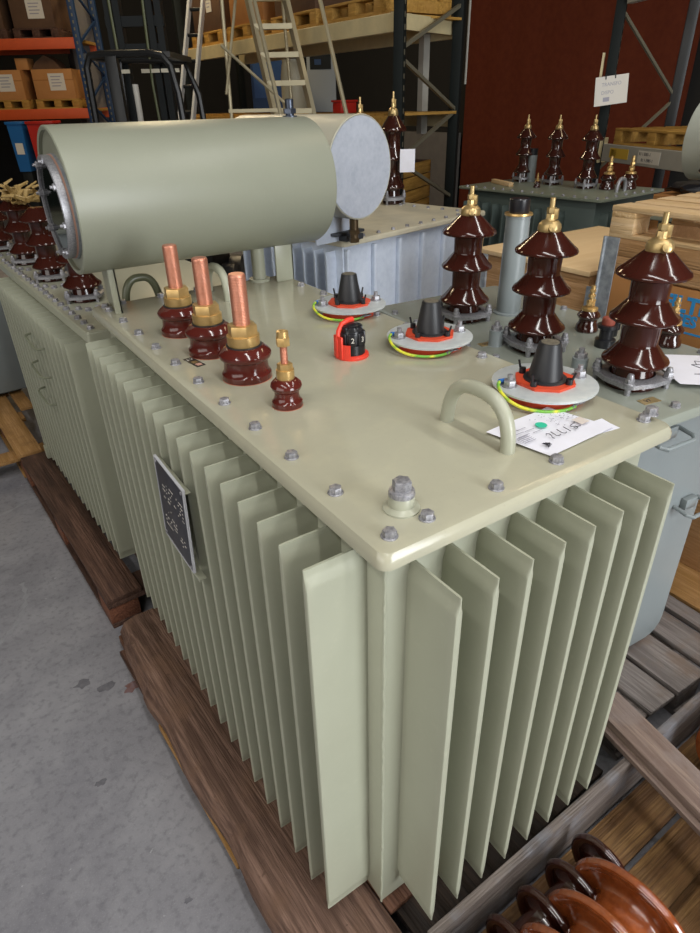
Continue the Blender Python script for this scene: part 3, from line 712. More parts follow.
tag(obj('wooden_strip', MB().box(-.02, .02, -.16, .16, 0, .03, .002), WPALE, None, (3.72, 3.36, DZ + .001), (0, 0, R(-20))), 'short pale wooden strip lying on the dark green transformer lid', 'wood')

# pale drum and bushing of another transformer at the right edge
t7 = thing('distribution_transformer', 'pale grey drum with a dark bushing at the right edge behind the pine pallet', 'transformer', (3.455, 1.13, 0), R(5))
obj('tank', MB().box(-.45, .6, -.4, .4, 0, 1.22, .005), DGREEN, t7); obj('lid', lid_mb(1.14, .9, .025, .006), DGLID, t7, (-.5, -.45, 1.25))
obj('conservator', MB().lathe([(0, 0), (.2, 0), (.205, .004), (.205, .7), (0, .7)], 48, Tm(-.12, .42, 1.6, PI / 2, 0, 0)), mat('pale_grey_drum', '#A3A79C', .4), t7)
hv_bushing(t7, (-.4, .16, 1.25), HVD, 0, 1.2); hv_bushing(t7, (-.36, -.2, 1.25), HVD, 0, 1.2)

# ------------------------------------------------------------------ crates and boxes on the right
wb = thing('wooden_box', 'low plywood-topped wooden box behind the grey tube', 'box', (1.85, 1.06, 0))
obj('side_panel', MB().box(0, .9, 0.0, .64, .1, 1.165, .002), WCRATE, wb); obj('top_panel', MB().box(-.01, .92, -.005, .65, 1.165, 1.185, .002), PLY, wb)
obj('corner_strip', MB().box(-.012, .0, .575, .64, .1, 1.165), STEELD, wb); obj('bottom_runner', MB().box(0, .9, .05, .15, 0, .1).box(0, .9, .5, .6, 0, .1), WTAN, wb)
tag(obj('yellow_wedge', MB().prism([(0, 0), (.09, 0), (.0, .12)], 0, .04, Matrix.Rotation(PI / 2, 4, 'X')), YELS, None, (1.80, 1.78, .96), (0, 0, R(70))), 'small yellow wooden wedge beside the plywood-topped box', 'wedge') if False else None
ck = thing('wooden_crate', 'closed pine crate on runners under the cardboard box at right', 'crate', (1.84, 1.0, 0))
pc = thing('pallet_collar', 'pine pallet collar with steel corner hinge on top of the printed cardboard box', 'collar', (1.84, 1.0, 0))
obj('lower_panel', MB().box(0, 1.0, -1.2, -.012, .12, .93, .003), WCRATE, ck)
for k in range(2): obj('collar_board', MB().box(.0, .022, -1.2, 0, 1.205 + .065 * k, 1.268 + .065 * k, .002), WCRATE, pc)
obj('collar_board', MB().box(.022, 1.0, -.022, 0, 1.205, 1.333, .002), WCRATE, pc)
obj('corner_hinge', MB().box(-.004, .0, -.055, .004, .95, 1.333).box(-.005, .0, .006, .055, .95, 1.13).cyl((-.006, .007, .95), (-.006, .007, 1.333), .007, n=10), STEELD, pc)
bs = MB().box(0, 1.0, -1.2, 0, .0, .1)
for k in range(3): obj('base_runner', MB().box(0, 1.0, -1.2 + .55 * k, -1.1 + .55 * k, 0.0, .1, .003), WTAN, ck)
obj('base_board', MB().box(-.2, .12, -1.2, -.0, .1, .12, .003), WTAN, ck)
cb = thing('cardboard_box', 'orange-brown cardboard box with blue capital letters behind the nearest tall bushing', 'box', (1.842, .985, .93))
obj('carton', MB().box(.0, .9, -1.1, -.01, .0, .27, .004), CARD, cb)
obj('printed_lettering', text_mesh('FILTERS', .078, BLUETXT, .0008, bold=.003), None, cb, (-.001, -.262, .187), (PI / 2, 0, -PI / 2))
obj('printed_lettering', text_mesh('GASES', .056, BLUETXT, .0008, bold=.0025), None, cb, (-.001, -.25, .14), (PI / 2, 0, -PI / 2))
obj('printed_line', MB().box(-.0012, 0, -.62, -.28, .112, .119), BLUETXT, cb)
obj('red_tape', MB().box(-.0015, .0, -1.1, -.24, .0, .036), REDTAPE, cb)
def pallet(name, label, loc, rz, L_, W_, m, mb_=None, nb=5, lead=True, group=None, bw=.1):
    """boards along local x (length L_) stacked across y (width W_); blocks and runners under them"""
    p = thing(name, label, 'pallet', loc, rz, group)
    for k in range(nb): y = k * (W_ - bw) / (nb - 1); obj('deck_board', MB().box(0, L_, y, y + bw, .122, .144, .003), m, p)
    for x in (0, L_ / 2 - .05, L_ - .1): obj('cross_board', MB().box(x, x + .1, 0, W_, .1, .122, .002), mb_ or m, p)
    for x in (0, L_ / 2 - .05, L_ - .1):
        for y in (0, W_ / 2 - .05, W_ - .1): obj('block', MB().box(x, x + .1, y, y + .1, .022, .1, .003), mb_ or m, p)
    for y in (0, W_ / 2 - .05, W_ - .1): obj('runner_board', MB().box(0, L_, y, y + .1, 0, .022, .002), mb_ or m, p)
    return p
pk = thing('pallet', 'new pine pallet lying on top of the collar and crate at right', 'pallet', (1.84, 1.0, 1.3335))
for k in range(7): obj('deck_board', MB().box(.0 + .14 * k, .11 + .14 * k, -1.2, .004, .092, .112, .003), WPALE, pk)
for y in (-1.19, -.65, -.1): obj('stringer', MB().box(0, .95, y, y + .1, .072, .092, .002), WPALEX, pk)
for y in (-1.19, -.65, -.1):
    for x in (0, .42, .85): obj('block', MB().box(x, x + .1, y, y + .1, .014, .072, .003), WPALE, pk)
for x in (0, .42, .85): obj('runner_board', MB().box(x, x + .1, -1.19, 0, 0, .014, .002), WPALE, pk)

# ------------------------------------------------------------------ pallets on the floor
mpal = thing('pallet', 'rough old brown timber skid under the large green transformer', 'pallet', (-.108, .68, 0), R(2.6))
bm_ = MB(); L0 = 1.45; random.seed(9); n = 40; secs = []
for i in range(n + 1):
    y = -.75 + L0 * i / n; e = .012 * math.sin(i * .55) + random.uniform(-.003, .003); rnd = max(0, i - 35) * .010
    lo = -.098 + e * .5 + (.03 if 30 < i < 36 else 0) * .4 + rnd * .8
    secs.append([bm_.bm.verts.new(q) for q in ((lo, y, .05), (lo - .004, y, .10 - rnd * .2), (lo + .016 + abs(e) * .6, y, .141 - rnd * .3), (.0, y, .144 - rnd * .15), (.116 - rnd * .4, y, .143 - rnd * .2), (.126 - rnd * .4, y, .134 - rnd * .2), (.126 - rnd * .4, y, .05))])
for a, b2 in zip(secs, secs[1:]):
    for k in range(7): bm_.bm.faces.new((a[k], a[(k + 1) % 7], b2[(k + 1) % 7], b2[k]))
bm_.bm.faces.new(secs[0]); bm_.bm.faces.new(list(reversed(secs[-1])))
obj('edge_beam', bm_, WBEAM, mpal)
obj('deck_board', MB().box(.13, .26, -.66, .72, .122, .142, .004), WBEAM2, mpal); obj('deck_board', MB().box(.62, .8, -.3, .74, .122, .142, .004), WBEAM2, mpal)
for y in (-.7, -.05, .58): obj('block', MB().box(-.07, .1, y, y + .14, .02, .06, .004), WBEAM2, mpal)
for y in (0, .6): obj('cross_board', MB().box(-.02, .84, y, y + .1, .062, .118, .003), WDARK, mpal)
obj('runner_board', MB().box(-.088, .09, -.75, .68, 0, .022, .003), WDARK, mpal)
obj('deck_board', MB().box(.15, .86, -.745, -.6, .1, .122, .003), WSHADE, mpal); obj('deck_board', MB().box(.15, .86, -.59, -.45, .1, .122, .003), WSHADE, mpal)  # added boards, their near-black colour paints the shade below the front fins
obj('splinter', MB().box(-.10, -.085, -.3, .25, .03, .06, .006), WTAN, mpal)

p2_ = thing('pallet', 'dark brown pallet with chipboard blocks under the second green transformer', 'pallet', (-.206, 1.51, 0), R(2.8))
obj('deck_board', MB().box(0, .14, 0, 1.46, .122, .144, .003), WDARK, p2_)
for k in range(4): obj('deck_board', MB().box(.2 + .18 * k, .34 + .18 * k, 0, 1.46, .122, .144, .003), WDARK, p2_)
for y in (0, .66, 1.32):
    obj('cross_board', MB().box(0, .88, y, y + .14, .1, .122, .002), WDARK, p2_)
    for x in (.0, .4, .76): obj('block', MB().box(x, x + .12, y + .004, y + .14, .02, .1, .004), CHIP, p2_)
for x in (0, .4, .76): obj('runner_board', MB().box(x, x + .12, 0, 1.46, 0, .022, .002), WDARK, p2_)
p3 = thing('pallet', 'light tan pallet under the blue-grey tank at the left edge', 'pallet', (-.285, 3.0, 0), R(2.8))
obj('deck_board', MB().box(0.0, .13, 0, 1.2, .122, .144, .003), WTAN, p3); obj('deck_board', MB().box(.16, .24, .68, 1.2, .122, .144, .003), WTAN, p3); obj('deck_board', MB().box(-.4, -.27, .5, 1.3, .122, .144, .003), WTAN, p3)
for y in (0.02, .56, 1.06): obj('cross_board', MB().box(-.6, .16, y, y + .12, .1, .122, .002), WTAN, p3); obj('block', MB().box(.01, .12, y + .004, y + .12, .022, .1, .003), CHIP, p3)
obj('runner_board', MB().box(0, .13, 0, 1.2, 0, .022, .002), WTAN, p3)
p4 = thing('pallet', 'weathered grey pallet on the floor under the blue-grey transformer', 'pallet', (.93, .0, 0), R(-2))
for k, (x0, x1) in enumerate(((0, .1), (.125, .245), (.265, .41), (.44, .56), (.585, .655))): obj('deck_board', MB().box(x0, x1, .01, 1.25, .122, .144, .003), WGREY, p4)
for y in (.02, .55, 1.1): obj('cross_board', MB().box(0, .655, y, y + .12, .1, .122, .002), WGREYX, p4); [obj('block', MB().box(x, x + .12, y, y + .12, .022, .1, .003), WGREY, p4) for x in (0, .3, .53)]
for x in (0, .3, .53): obj('runner_board', MB().box(x, x + .12, .01, 1.25, 0, .022), WGREY, p4)

# front crate of porcelain insulators
fc = thing('wooden_crate', 'open wooden crate of brown porcelain insulators on the floor at bottom right', 'crate', (.08, -.08, 0), R(.9))
obj('back_board', MB().box(0, 1.52, -.011, .011, .02, .2, .002), WGREYX, fc)
obj('side_board', MB().box(1.5, 1.52, -.56, -.012, .02, .2, .002), WGREY, fc); obj('side_board', MB().box(0, .02, -.56, -.012, .02, .2, .002), WGREY, fc); obj('front_shade_board', MB().box(0, 1.52, -.585, -.562, .02, .2, .002), WGREYX, fc)  # unseen side and front boards, added to keep low door light out
for k in range(4): obj('floor_board', MB().box(.022, (1.49, .98, .9, 1.49)[k], -.13 - .125 * k, -.02 - .125 * k, .02, .038, .002), WGOLD, fc)
obj('floor_board', MB().box(1.0, 1.49, -.245, -.2, .02, .038, .002), WGOLD, fc)
for y in (-.56, -.33, -.12): obj('base_runner', MB().box(0, 1.52, y, y + .1, 0, .02), WGOLD, fc)
pl = thing('plank', 'weathered pinkish plank lying across the crate back board at right', 'plank', (.875, -.08, .2005), R(-9))
obj('board', MB().box(-.05, .05, -.75, .165, 0, .045, .003), WPINK, pl); obj('ledge', MB().box(-.068, -.05, -.75, .16, .0, .018, .002), WPINK, pl)
# ------------------------------------------------------------------ insulators in the crate
def insulator_mesh(m, R0=.146, n=4, pitch=.105, rd=.078):
    prof = [(.0, 0), (rd - .01, 0), (rd - .005, .004)]
    for k in range(n):
        z = .025 + pitch * k
        prof += [(rd, z - .008), (rd + .004, z), (rd + .02, z + .006), (R0 - .024, z + .003), (R0 - .014, z - .003), (R0 - .005, z - .002), (R0, z + .006), (R0 - .002, z + .014), (R0 - .012, z + .02), (rd + .03, z + .02), (rd + .01, z + .026), (rd + .002, z + .036)]
    zt = .025 + pitch * n
    prof = prof[:-1] + [(rd * .5, zt - pitch + .03), (0, zt - pitch + .03)]
    return MB().lathe(prof, 64).mesh('porcelain_insulator', m, 50)
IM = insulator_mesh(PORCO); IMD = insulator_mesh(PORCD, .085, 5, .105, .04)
def ins(me, label, loc, rz):
    o = obj('porcelain_insulator', me, None, None, loc, (0, PI / 2, 0)); o.rotation_euler = (Matrix.Rotation(rz, 3, 'Z') @ Matrix.Rotation(PI / 2, 3, 'Y')).to_euler()
    return tag(o, label, 'insulator', 'insulators lying in the crate')
ins(IM, 'glossy orange-brown porcelain insulator with wide discs, nearest in the open crate', (.13, -.34, .186), R(5))
ins(IMD, 'dark shadowed porcelain insulator lying along the crate back board', (.10, -.195, .126), R(1))  # dark porcelain puts the crate shadow into this insulator's colour
ins(IM, 'orange-brown insulator at the right edge under the plank', (1.04, -.27, .187), R(2))

# ------------------------------------------------------------------ background: racks
def post(rack, x, y, m, h=5.0, w=.1, d=.08, rz=0, holes=True):
    p = obj('upright', MB().box(-w / 2, w / 2, -d / 2, d / 2, 0, h, .004), m, rack, (x, y, 0), (0, 0, rz))
    if holes:
        hb = MB()
        for k in range(30): hb.box(-.012, .012, -d / 2 - .001, -d / 2 + .002, .9 + k * .09, .94 + k * .09)
        obj('slot_row', hb, BRACE, p)
    return p
def carton(name, label, loc, rz, sx, sy, sz, m, lab=None, group='cardboard boxes on the racks', on_pallet=True):
    """cardboard box on a small pallet; front face is local -y"""
    o = thing(name, label, 'box', loc, rz, group)
    obj('carton', MB().box(-sx / 2, sx / 2, 0, sy, 0, sz, .006), m, o)
    obj('tape_strip', MB().box(-sx / 2 - .001, sx / 2 + .001, -.001, .0, sz * .62, sz * .66), CARDR, o)
    if lab:
        lx, lz, w, h = lab
        l = obj('white_label', MB().box(lx - w / 2, lx + w / 2, -.003, -.0005, lz - h / 2, lz + h / 2), LABELW, o)
        t = MB()
        for k in range(4): t.box(lx - w * .35, lx + w * (.3 - .1 * (k % 2)), -.0035, -.003, lz + h * (.28 - .18 * k), lz + h * (.34 - .18 * k))
        obj('label_print', t, INKL, l)
    return o
def mini_pallet(label, loc, rz, w=.8, d=1.0, m=WRACK, group='pallets on the racks'):
    o = thing('pallet', label, 'pallet', loc, rz, group)
    for k in range(5): obj('deck_board', MB().box(-w / 2, w / 2, k * (d - .11) / 4, k * (d - .11) / 4 + .11, .115, .137, .002), m, o)
    for x in (-w / 2, -.06, w / 2 - .12): obj('stringer', MB().box(x, x + .12, 0, d, .02, .115, .004), m, o)
    obj('bottom_board', MB().box(-w / 2, w / 2, 0, .1, 0, .02).box(-w / 2, w / 2, d - .1, d, 0, .02), m, o)
    return o

bx_ = thing('cardboard_box', 'brown cardboard box on the floor behind the dark green transformer, under the pale rack beam', 'box', (4.83, 2.3, 0), R(5))
obj('carton', MB().box(-.22, .22, -.5, .3, 0, 1.12, .006), CARDR, bx_); obj('tape_strip', MB().box(-.03, .03, -.501, .301, 1.1195, 1.121), CARD, bx_)
bg_ = MB(); random.seed(31); bmesh.ops.create_icosphere(bg_.bm, subdivisions=3, radius=1)
for v in bg_.bm.verts: k = 1 + .14 * math.sin(v.co.x * 7 + v.co.y * 5) + .1 * math.sin(v.co.y * 11 + v.co.z * 6); v.co = Vector((v.co.x * .2 * k, v.co.y * .34 * k, max(-.05, v.co.z * .06 * k)))
tag(obj('plastic_bag', bg_, BLACKP, None, (4.83, 2.2, 1.175)), 'flat black plastic bag lying on the brown cardboard box under the pale beam', 'bag')

# left: blue and orange pallet rack
rl = thing('pallet_rack', 'blue pallet rack with orange beams at the far left', 'rack', (1.9, 12.3, 0), R(-34))
AZ = R(-34)
for x, y in ((.98, 0), (.98, 1.0), (-1.75, 0), (-1.75, 1.0)): post(rl, x, y, RBLUE, 4.6, .1, .08)
for z in (1.75, 2.72): obj('beam', MB().box(-1.7, .93, -.03, .03, z - .075, z + .075, .004), RORANGE, rl); obj('beam', MB().box(-1.7, .93, .97, 1.03, z - .075, z + .075, .004), RORANGE, rl); obj('shelf_panel', MB().box(-1.7, .93, .03, .97, z + .03, z + .07), WRACK, rl)
br_ = MB()
for k in range(5): br_.bar((.98, .0, .3 + .8 * k), (.98, 1.0, .7 + .8 * k), .03, .03); br_.bar((.98, 1.0, .7 + .8 * k), (.98, 0, 1.1 + .8 * k), .03, .03)
obj('cross_brace', br_, RBLUE, rl)
def rlp(x, y, z): v = Matrix.Rotation(AZ, 3, 'Z') @ Vector((x, y, 0)); return (1.9 + v.x, 12.3 + v.y, z)
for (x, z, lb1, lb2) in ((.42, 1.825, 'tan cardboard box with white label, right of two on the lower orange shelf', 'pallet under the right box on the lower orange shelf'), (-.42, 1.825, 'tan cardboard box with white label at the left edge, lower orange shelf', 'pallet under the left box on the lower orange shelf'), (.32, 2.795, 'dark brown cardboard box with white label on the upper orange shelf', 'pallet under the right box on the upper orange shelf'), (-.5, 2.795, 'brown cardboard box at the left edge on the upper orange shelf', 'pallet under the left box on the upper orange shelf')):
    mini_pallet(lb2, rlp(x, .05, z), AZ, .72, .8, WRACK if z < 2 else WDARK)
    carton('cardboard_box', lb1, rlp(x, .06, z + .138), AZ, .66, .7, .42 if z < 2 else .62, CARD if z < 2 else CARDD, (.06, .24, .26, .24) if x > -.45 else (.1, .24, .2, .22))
o = thing('paper_bundle', 'loose dark bundle and small carton on top of the lower shelf boxes', 'bundle', rlp(.25, .1, 2.3835 - .0), AZ)
obj('folded_sheet', MB().prism([(-.2, 0), (.3, 0), (.2, .12), (.05, .2), (-.12, .1)], 0, .3, Matrix.Rotation(PI / 2, 4, 'X') @ Matrix.Translation((0, 0, -.4))), CARDD, o); obj('small_carton', MB().box(-.42, -.22, .05, .3, 0, .16, .004), CARD, o)
for (x, lab, m, w) in ((.0, 'blue plastic container under the lower orange beam, left', BINB, .24), (.40, 'red plastic container under the lower orange beam, beside the blue one', BINR, .4)):
    o = thing('plastic_container', lab, 'container', rlp(x, -.5, 0.0), AZ)
    obj('body', MB().prism([(-w / 2 + .03, .95), (w / 2 - .03, .95), (w / 2, 1.62), (-w / 2, 1.62)], 0, .3, Matrix.Rotation(PI / 2, 4, 'X')), m, o); obj('rim', MB().box(-w / 2 - .02, w / 2 + .02, -.32, .02, 1.62, 1.66, .006), m, o)
    obj('stand', MB().box(-w / 2 + .04, w / 2 - .04, -.28, -.02, 0, .95, .01), DARKG, o)
    obj('white_label', MB().box(-.06, .06, -.303, -.3, 1.2, 1.36), LABELW, o)

# forklift
fk = thing('forklift', 'black forklift with overhead guard and mast behind the large drum', 'forklift', (1.75, 5.75, 0), R(-35))
obj('body', MB().box(-.5, .42, -.3, .5, .15, 1.1, .06), BLACKM, fk)
og = MB()
og.tube([(.36, -.35, 1.0), (.30, -.32, 1.9), (.26, -.3, 2.1), (.2, -.3, 2.17), (.1, -.3, 2.19), (-.3, -.3, 2.19), (-.40, -.3, 2.18), (-.44, -.3, 2.1), (-.46, -.32, 1.0)], .03, 8)
og.tube([(.36, .45, 1.0), (.30, .45, 1.9), (.2, .45, 2.17), (-.4, .45, 2.18), (-.46, .45, 1.0)], .03, 8)
for x in (-.42, .24): og.bar((x, -.3, 2.18), (x, .45, 2.18), .06, .04)
obj('overhead_guard', og, BLACKM, fk)
obj('guard_post', MB().box(-.27, -.17, -.34, -.26, 1.0, 2.18, .01), BLACKM, fk)
lp = MB()
for k, x in enumerate((-.42, -.32, -.14, -.05, .04, .13)): lp.box(x, x + (.075 if k else .07), .2, .21, 2.075, 2.105)
obj('reflector_strip', lp, LAMPW, fk)
ms = MB()
for x in (-.46, -.38, -.08, .0): ms.box(x - .03, x + .03, .52, .62, .1, 3.3)
obj('mast_rail', ms, DARKG, fk); obj('mast_crossbar', MB().box(-.5, .04, .53, .59, 2.45, 2.53).box(-.46, .0, .53, .59, 2.2, 2.32), DARKG, fk)
obj('hydraulic_cylinder', MB().cyl((-.33, .56, .8), (-.33, .56, 2.0), .03, n=12), LABELW, fk); obj('hydraulic_hose', MB().tube([(-.43, .5, 1), (-.42, .5, 2.2), (-.43, .5, 3.2)], .012, 6).tube([(-.1, .5, 1), (-.14, .5, 2.0), (-.1, .5, 3.2)], .012, 6), mat('hose_olive', '#5A5F3E', .5), fk)
for x in (-.5, .5):
    for y in (0.0, .4): obj('wheel', MB().lathe([(0, -.09), (.2, -.09), (.22, -.06), (.22, .06), (.2, .09), (0, .09)], 24, Tm(x, y, .22, 0, PI / 2, 0)), BLACKR, fk)

# aluminium ladder leaning behind the forklift
la = thing('ladder', 'narrow aluminium ladder leaning upright behind the large drum', 'ladder', (2.02, 6.35, 0))
b0, b1, t0, t1 = Vector((2.02 - .55, 6.28 - .75, 0)) , Vector((2.02 - .4, 6.18 - .75, 0)), Vector((2.93, 6.95, 3.5)), Vector((3.07, 6.86, 3.5))
off = Vector((2.02, 6.35, 0))
b0 = Vector((1.77, 6.46, 0)); b1 = Vector((1.90, 6.38, 0)); t0 = Vector((3.262, 7.929, 3.5)); t1 = Vector((3.392, 7.85, 3.5))
for a, c in ((b0, t0), (b1, t1)): obj('stile', MB().bar(a - off, c - off, .03, .07, 0, .003), ALU, la)
rg_ = [b0.lerp(t0, k / 14) for k in range(1, 14)]
for k in range(1, 14): obj('rung', MB().cyl(b0.lerp(t0, k / 14) - off, b1.lerp(t1, k / 14) - off, .018, n=8), DARKG, la)

# rolling step ladder
sl = thing('step_ladder', 'aluminium platform step ladder with wide treads left of the dark rack', 'ladder', (2.95, 5.6, 0))
off = Vector((2.95, 5.6, 0))
bl_, br2, tl_, tr_ = Vector((2.80, 4.83, .05)), Vector((3.13, 4.62, .05)), Vector((3.05, 6.55, 3.25)), Vector((3.36, 6.36, 3.25))
for a, c in ((bl_, tl_), (br2, tr_)): obj('stile', MB().bar(a - off, c - off, .04, .09), ALUY, sl)
for k in range(12):
    f = .08 + k * .075; a = bl_.lerp(tl_, f) - off; c = br2.lerp(tr_, f) - off
    obj('tread', MB().bar(a, c, .1, .045), ALUY, sl)
for s_ in (bl_, br2):
    d = Vector((-.09, .06, 0)) if s_ is bl_ else Vector((.1, -.06, 0)); t_ = tl_ if s_ is bl_ else tr_
    obj('handrail', MB().tube([s_ + d - off + Vector((0, 0, .9)), t_ + d - off + Vector((0, 0, .9))], .02, 8), ALUY, sl)
L1, L2 = Vector((2.42, 5.95, 0)), Vector((2.75, 6.4, 3.0))
obj('support_leg', MB().tube([Vector((2.44, 5.75, 0)) - off, Vector((2.76, 6.3, 3.2)) - off], .018, 8), ALUY, sl); obj('support_leg', MB().tube([Vector((3.3, 5.9, 0)) - off, Vector((3.4, 6.3, 3.2)) - off], .018, 8), ALUY, sl)
obj('cross_brace', MB().tube([Vector((2.56, 6.0, 2.3)) - off, Vector((2.95, 5.5, 1.8)) - off], .014, 6).tube([Vector((2.56, 6.0, 1.9)) - off, Vector((2.85, 6.2, 2.7)) - off], .014, 6).bar(Vector((2.5, 5.85, 1.76)) - off, Vector((2.95, 5.5, 1.76)) - off, .03, .03), ALUY, sl)

# middle rack: cream beams, dark green uprights
rm = thing('pallet_rack', 'dark green pallet rack with cream beams along the back', 'rack', (3.62, 4.62, 0), 0)
A, B = Vector((3.62, 4.62, 0)), Vector((4.62, 4.95, 0))
def vdir(a, b): d = (b - a).normalized(); return math.atan2(d.y, d.x)
bd = Vector((3.46, 8.5, 0)) - A; bd.normalize()
post(rm, 0, 0, RGREEN, 5.2, .09, .09, R(33)); post(rm, 1.0, .35, RGREEN, 5.2, .1, .1, R(33), False)
e0, e1 = bd * 4.6, bd * 4.6 + (B - A)
post(rm, e0.x, e0.y, RGREEN, 5.2, .09, .09, 0, False); post(rm, e1.x, e1.y, RGREEN, 5.2, .09, .09, 0, False)
dv = B - A
def at(f, g): return dv * f + bd * g
zz_ = MB()
zz_.bar(at(0, 0) + Vector((0, 0, 2.15)), at(1, 0) + Vector((0, 0, 1.72)), .03, .03); zz_.bar(at(1, 0) + Vector((0, 0, 1.72)), at(0, 0) + Vector((0, 0, 1.32)), .03, .03)
zz_.bar(at(0, 0) + Vector((0, 0, 1.32)), at(1, 0) + Vector((0, 0, .9)), .03, .03); zz_.bar(at(0, 0) + Vector((0, 0, 2.2)), at(1, 0) + Vector((0, 0, 2.6)), .03, .03)
obj('cross_brace', zz_, BRACE, rm)
for f in (0, 1):
    obj('beam', MB().bar(at(f, .05) + Vector((0, 0, 2.40)), at(f, 4.55) + Vector((0, 0, 2.40)), .05, .14, 0, .004), RCREAM, rm)
    obj('beam', MB().bar(at(f, .05) + Vector((0, 0, 1.63)), at(f, 4.55) + Vector((0, 0, 1.63)), .05, .12, 0, .004), WRACK if f == 0 else RCREAM, rm)
obj('end_beam', MB().bar(at(0, .1) + Vector((0, 0, 2.42)), at(1, .1) + Vector((0, 0, 2.42)), .04, .12), RCREAM, rm)
obj('shelf_panel', MB().bar(at(.5, .1) + Vector((0, 0, 1.70)), at(.5, 4.5) + Vector((0, 0, 1.70)), .95, .025), WRACK, rm)
obj('shelf_panel', MB().bar(at(.5, .1) + Vector((0, 0, 2.48)), at(.5, 4.5) + Vector((0, 0, 2.48)), .95, .02), WRACK, rm)
obj('pale_column', MB().box(-.04, .04, -.04, .04, 1.5, 2.4), RWHITE, rm, at(.93, .45))
obj('tie_bar', MB().cyl(Vector((4.87, 5.1, 1.95)) - A, Vector((4.87, 5.1, 3.4)) - A, .012, n=8), RWHITE, rm)
bz = math.atan2(bd.y, bd.x)
lbs = ('nearest pallet on the cream beams beside the dark green upright', 'second pallet on the cream beams, left of the nearest', 'third pallet on the cream beams, above the step ladder', 'far pallet on the cream beams, left of the step ladder')
for k in range(4):
    p = at(.03, .3 + 1.05 * k) + A; mini_pallet(lbs[k], (p.x, p.y, 2.4905), bz - PI / 2 - PI / 2 + PI, .9, .9, WRACK) if False else None
    o = mini_pallet(lbs[k], (p.x, p.y + .45, 2.4905), R(-88), .9, .85, WRACK)
cl_ = ('stack of brown cartons on the second rack pallet', 'brown carton on the third rack pallet', 'dark brown carton on the far rack pallet')
for k in range(3):
    p = at(.03, 1.35 + 1.05 * k) + A; carton('cardboard_box', cl_[k], (p.x + .03, p.y + .45, 2.6285), R(-88), .8, .7, .6, (CARDD, CARDR, CARDD)[k], (0.1, .3, .15, .2))

# things under and before the rack
cbn = thing('cabinet', 'grey machine cabinet with dark display, in the dark behind the step ladder', 'cabinet', (5.55, 9.03, 0), R(-33))
obj('body', MB().box(-.22, .22, 0, .4, .0, 2.57, .01), CABG, cbn); obj('display', MB().box(-.17, .15, -.006, .0, 2.26, 2.45), DARKG, cbn); obj('display_light', MB().box(-.1, .0, -.008, -.006, 2.32, 2.39), CABB, cbn)
bb = thing('tool_cabinet', 'dark blue cupboard beside the grey machine cabinet', 'cabinet', (5.0, 9.45, 0), R(-33))
obj('body', MB().box(-.4, .3, 0, .4, 0, 2.6, .01), CABB, bb); obj('door_frame', MB().box(-.36, .26, -.006, 0, 1.9, 2.5).box(-.33, .23, -.008, -.006, 1.92, 2.12), mat('cabinet_blue_lit', '#2C5186', .5), bb)
ba = thing('barrel', 'cream plastic barrel seen through the step ladder treads', 'barrel', (3.74, 6.72, 1.713))
obj('body', MB().lathe([(.12, .0), (.14, .02), (.15, .12), (.15, .35), (.13, .48), (.12, .5), (0, .5)], 32), BARREL, ba); obj('lid', MB().lathe([(.125, .5), (.125, .525), (0, .525)], 32), BARREL, ba)
wc = thing('wooden_crate', 'orange wooden crate under the back rack, right of the grey drum end', 'crate', (4.0, 4.75, 0), R(30))
for k in range(5): obj('side_board', MB().box(-.2, .9, .2, .22, .6 + .13 * k, .72 + .13 * k, .003), WRACK, wc)
obj('carcass', MB().box(-.19, .89, .221, .8, .0, 1.24), WDARK, wc)
rc = thing('red_crate', 'small red crate on the lower back shelf above the grey drum', 'crate', (3.78, 5.75, 1.713))
obj('body', MB().box(-.1, .1, -.08, .08, 0, .1, .01), BINR, rc); obj('rim', MB().box(-.11, .11, -.09, .09, .1, .12, .004), BINR, rc)

# right rack with hanging sign
rr = thing('pallet_rack', 'dark rack upright and pale beam at the back right', 'rack', (5.54, 3.83, 0), 0)
post(rr, 0, 0, RGREEN, 5, .11, .09, R(33)); post(rr, .95, -.12, BLACKM, 5, .12, .1, R(33), False)
q0 = Vector((5.50, 3.72, 1.335)); q1 = Vector((4.55, 1.6, 1.335)); off = Vector((5.54, 3.83, 0))
bmr_ = obj('beam', MB().bar(q0 - off, q1 - off, .06, .15, 0, .004), RWHITE, rr)
obj('beam', MB().bar(q0 - off + Vector((0, 0, 1.24)), q1 - off + Vector((0, 0, 1.24)), .06, .12, 0, .004), RWHITE, rr)
dq = (q1 - q0).normalized(); nq = Vector((dq.y, -dq.x, 0)); nq = nq if nq.dot(Vector(P_) - q0) > 0 else -nq
def on_beam(s, z, w, h, m, nm):
    c = q0 + dq * s + nq * .0315 - off + Vector((0, 0, z)); return obj(nm, MB().bar(c, c + dq * w, .003, h), m, rr)
on_beam(.14, .005, .32, .085, YELS, 'yellow_label'); on_beam(.62, .0, .33, .1, LABELW, 'white_label'); on_beam(.16, .005, .1, .06, mat('sun_mark', '#8A6A20', .6), 'label_mark')
def beam_text(s, z, t_, size):
    me = text_mesh(t_, size, INK, .0005); o = obj('label_lettering', me, None, rr); c = q0 + dq * s + nq * .034 - off + Vector((0, 0, z))
    up = Vector((0, 0, 1)); o.matrix_local = Matrix(((dq.x, up.x, nq.x, c.x), (dq.y, up.y, nq.y, c.y), (dq.z, up.z, nq.z, c.z), (0, 0, 0, 1)))
beam_text(.635, .012, 'R1 1 E001-1', .036); beam_text(.68, -.035, 'R1 1 E001-1', .036)
rb = MB(); rb.bar(Vector((0, 0, 2.5)), Vector((.95, -.12, 1.78)), .025, .025); rb.bar(Vector((.95, -.12, 1.78)), Vector((.0, 0, 1.15)), .025, .025); rb.bar(Vector((0, 0, 2.62)), Vector((.2, -.02, 2.8)), .025, .025)
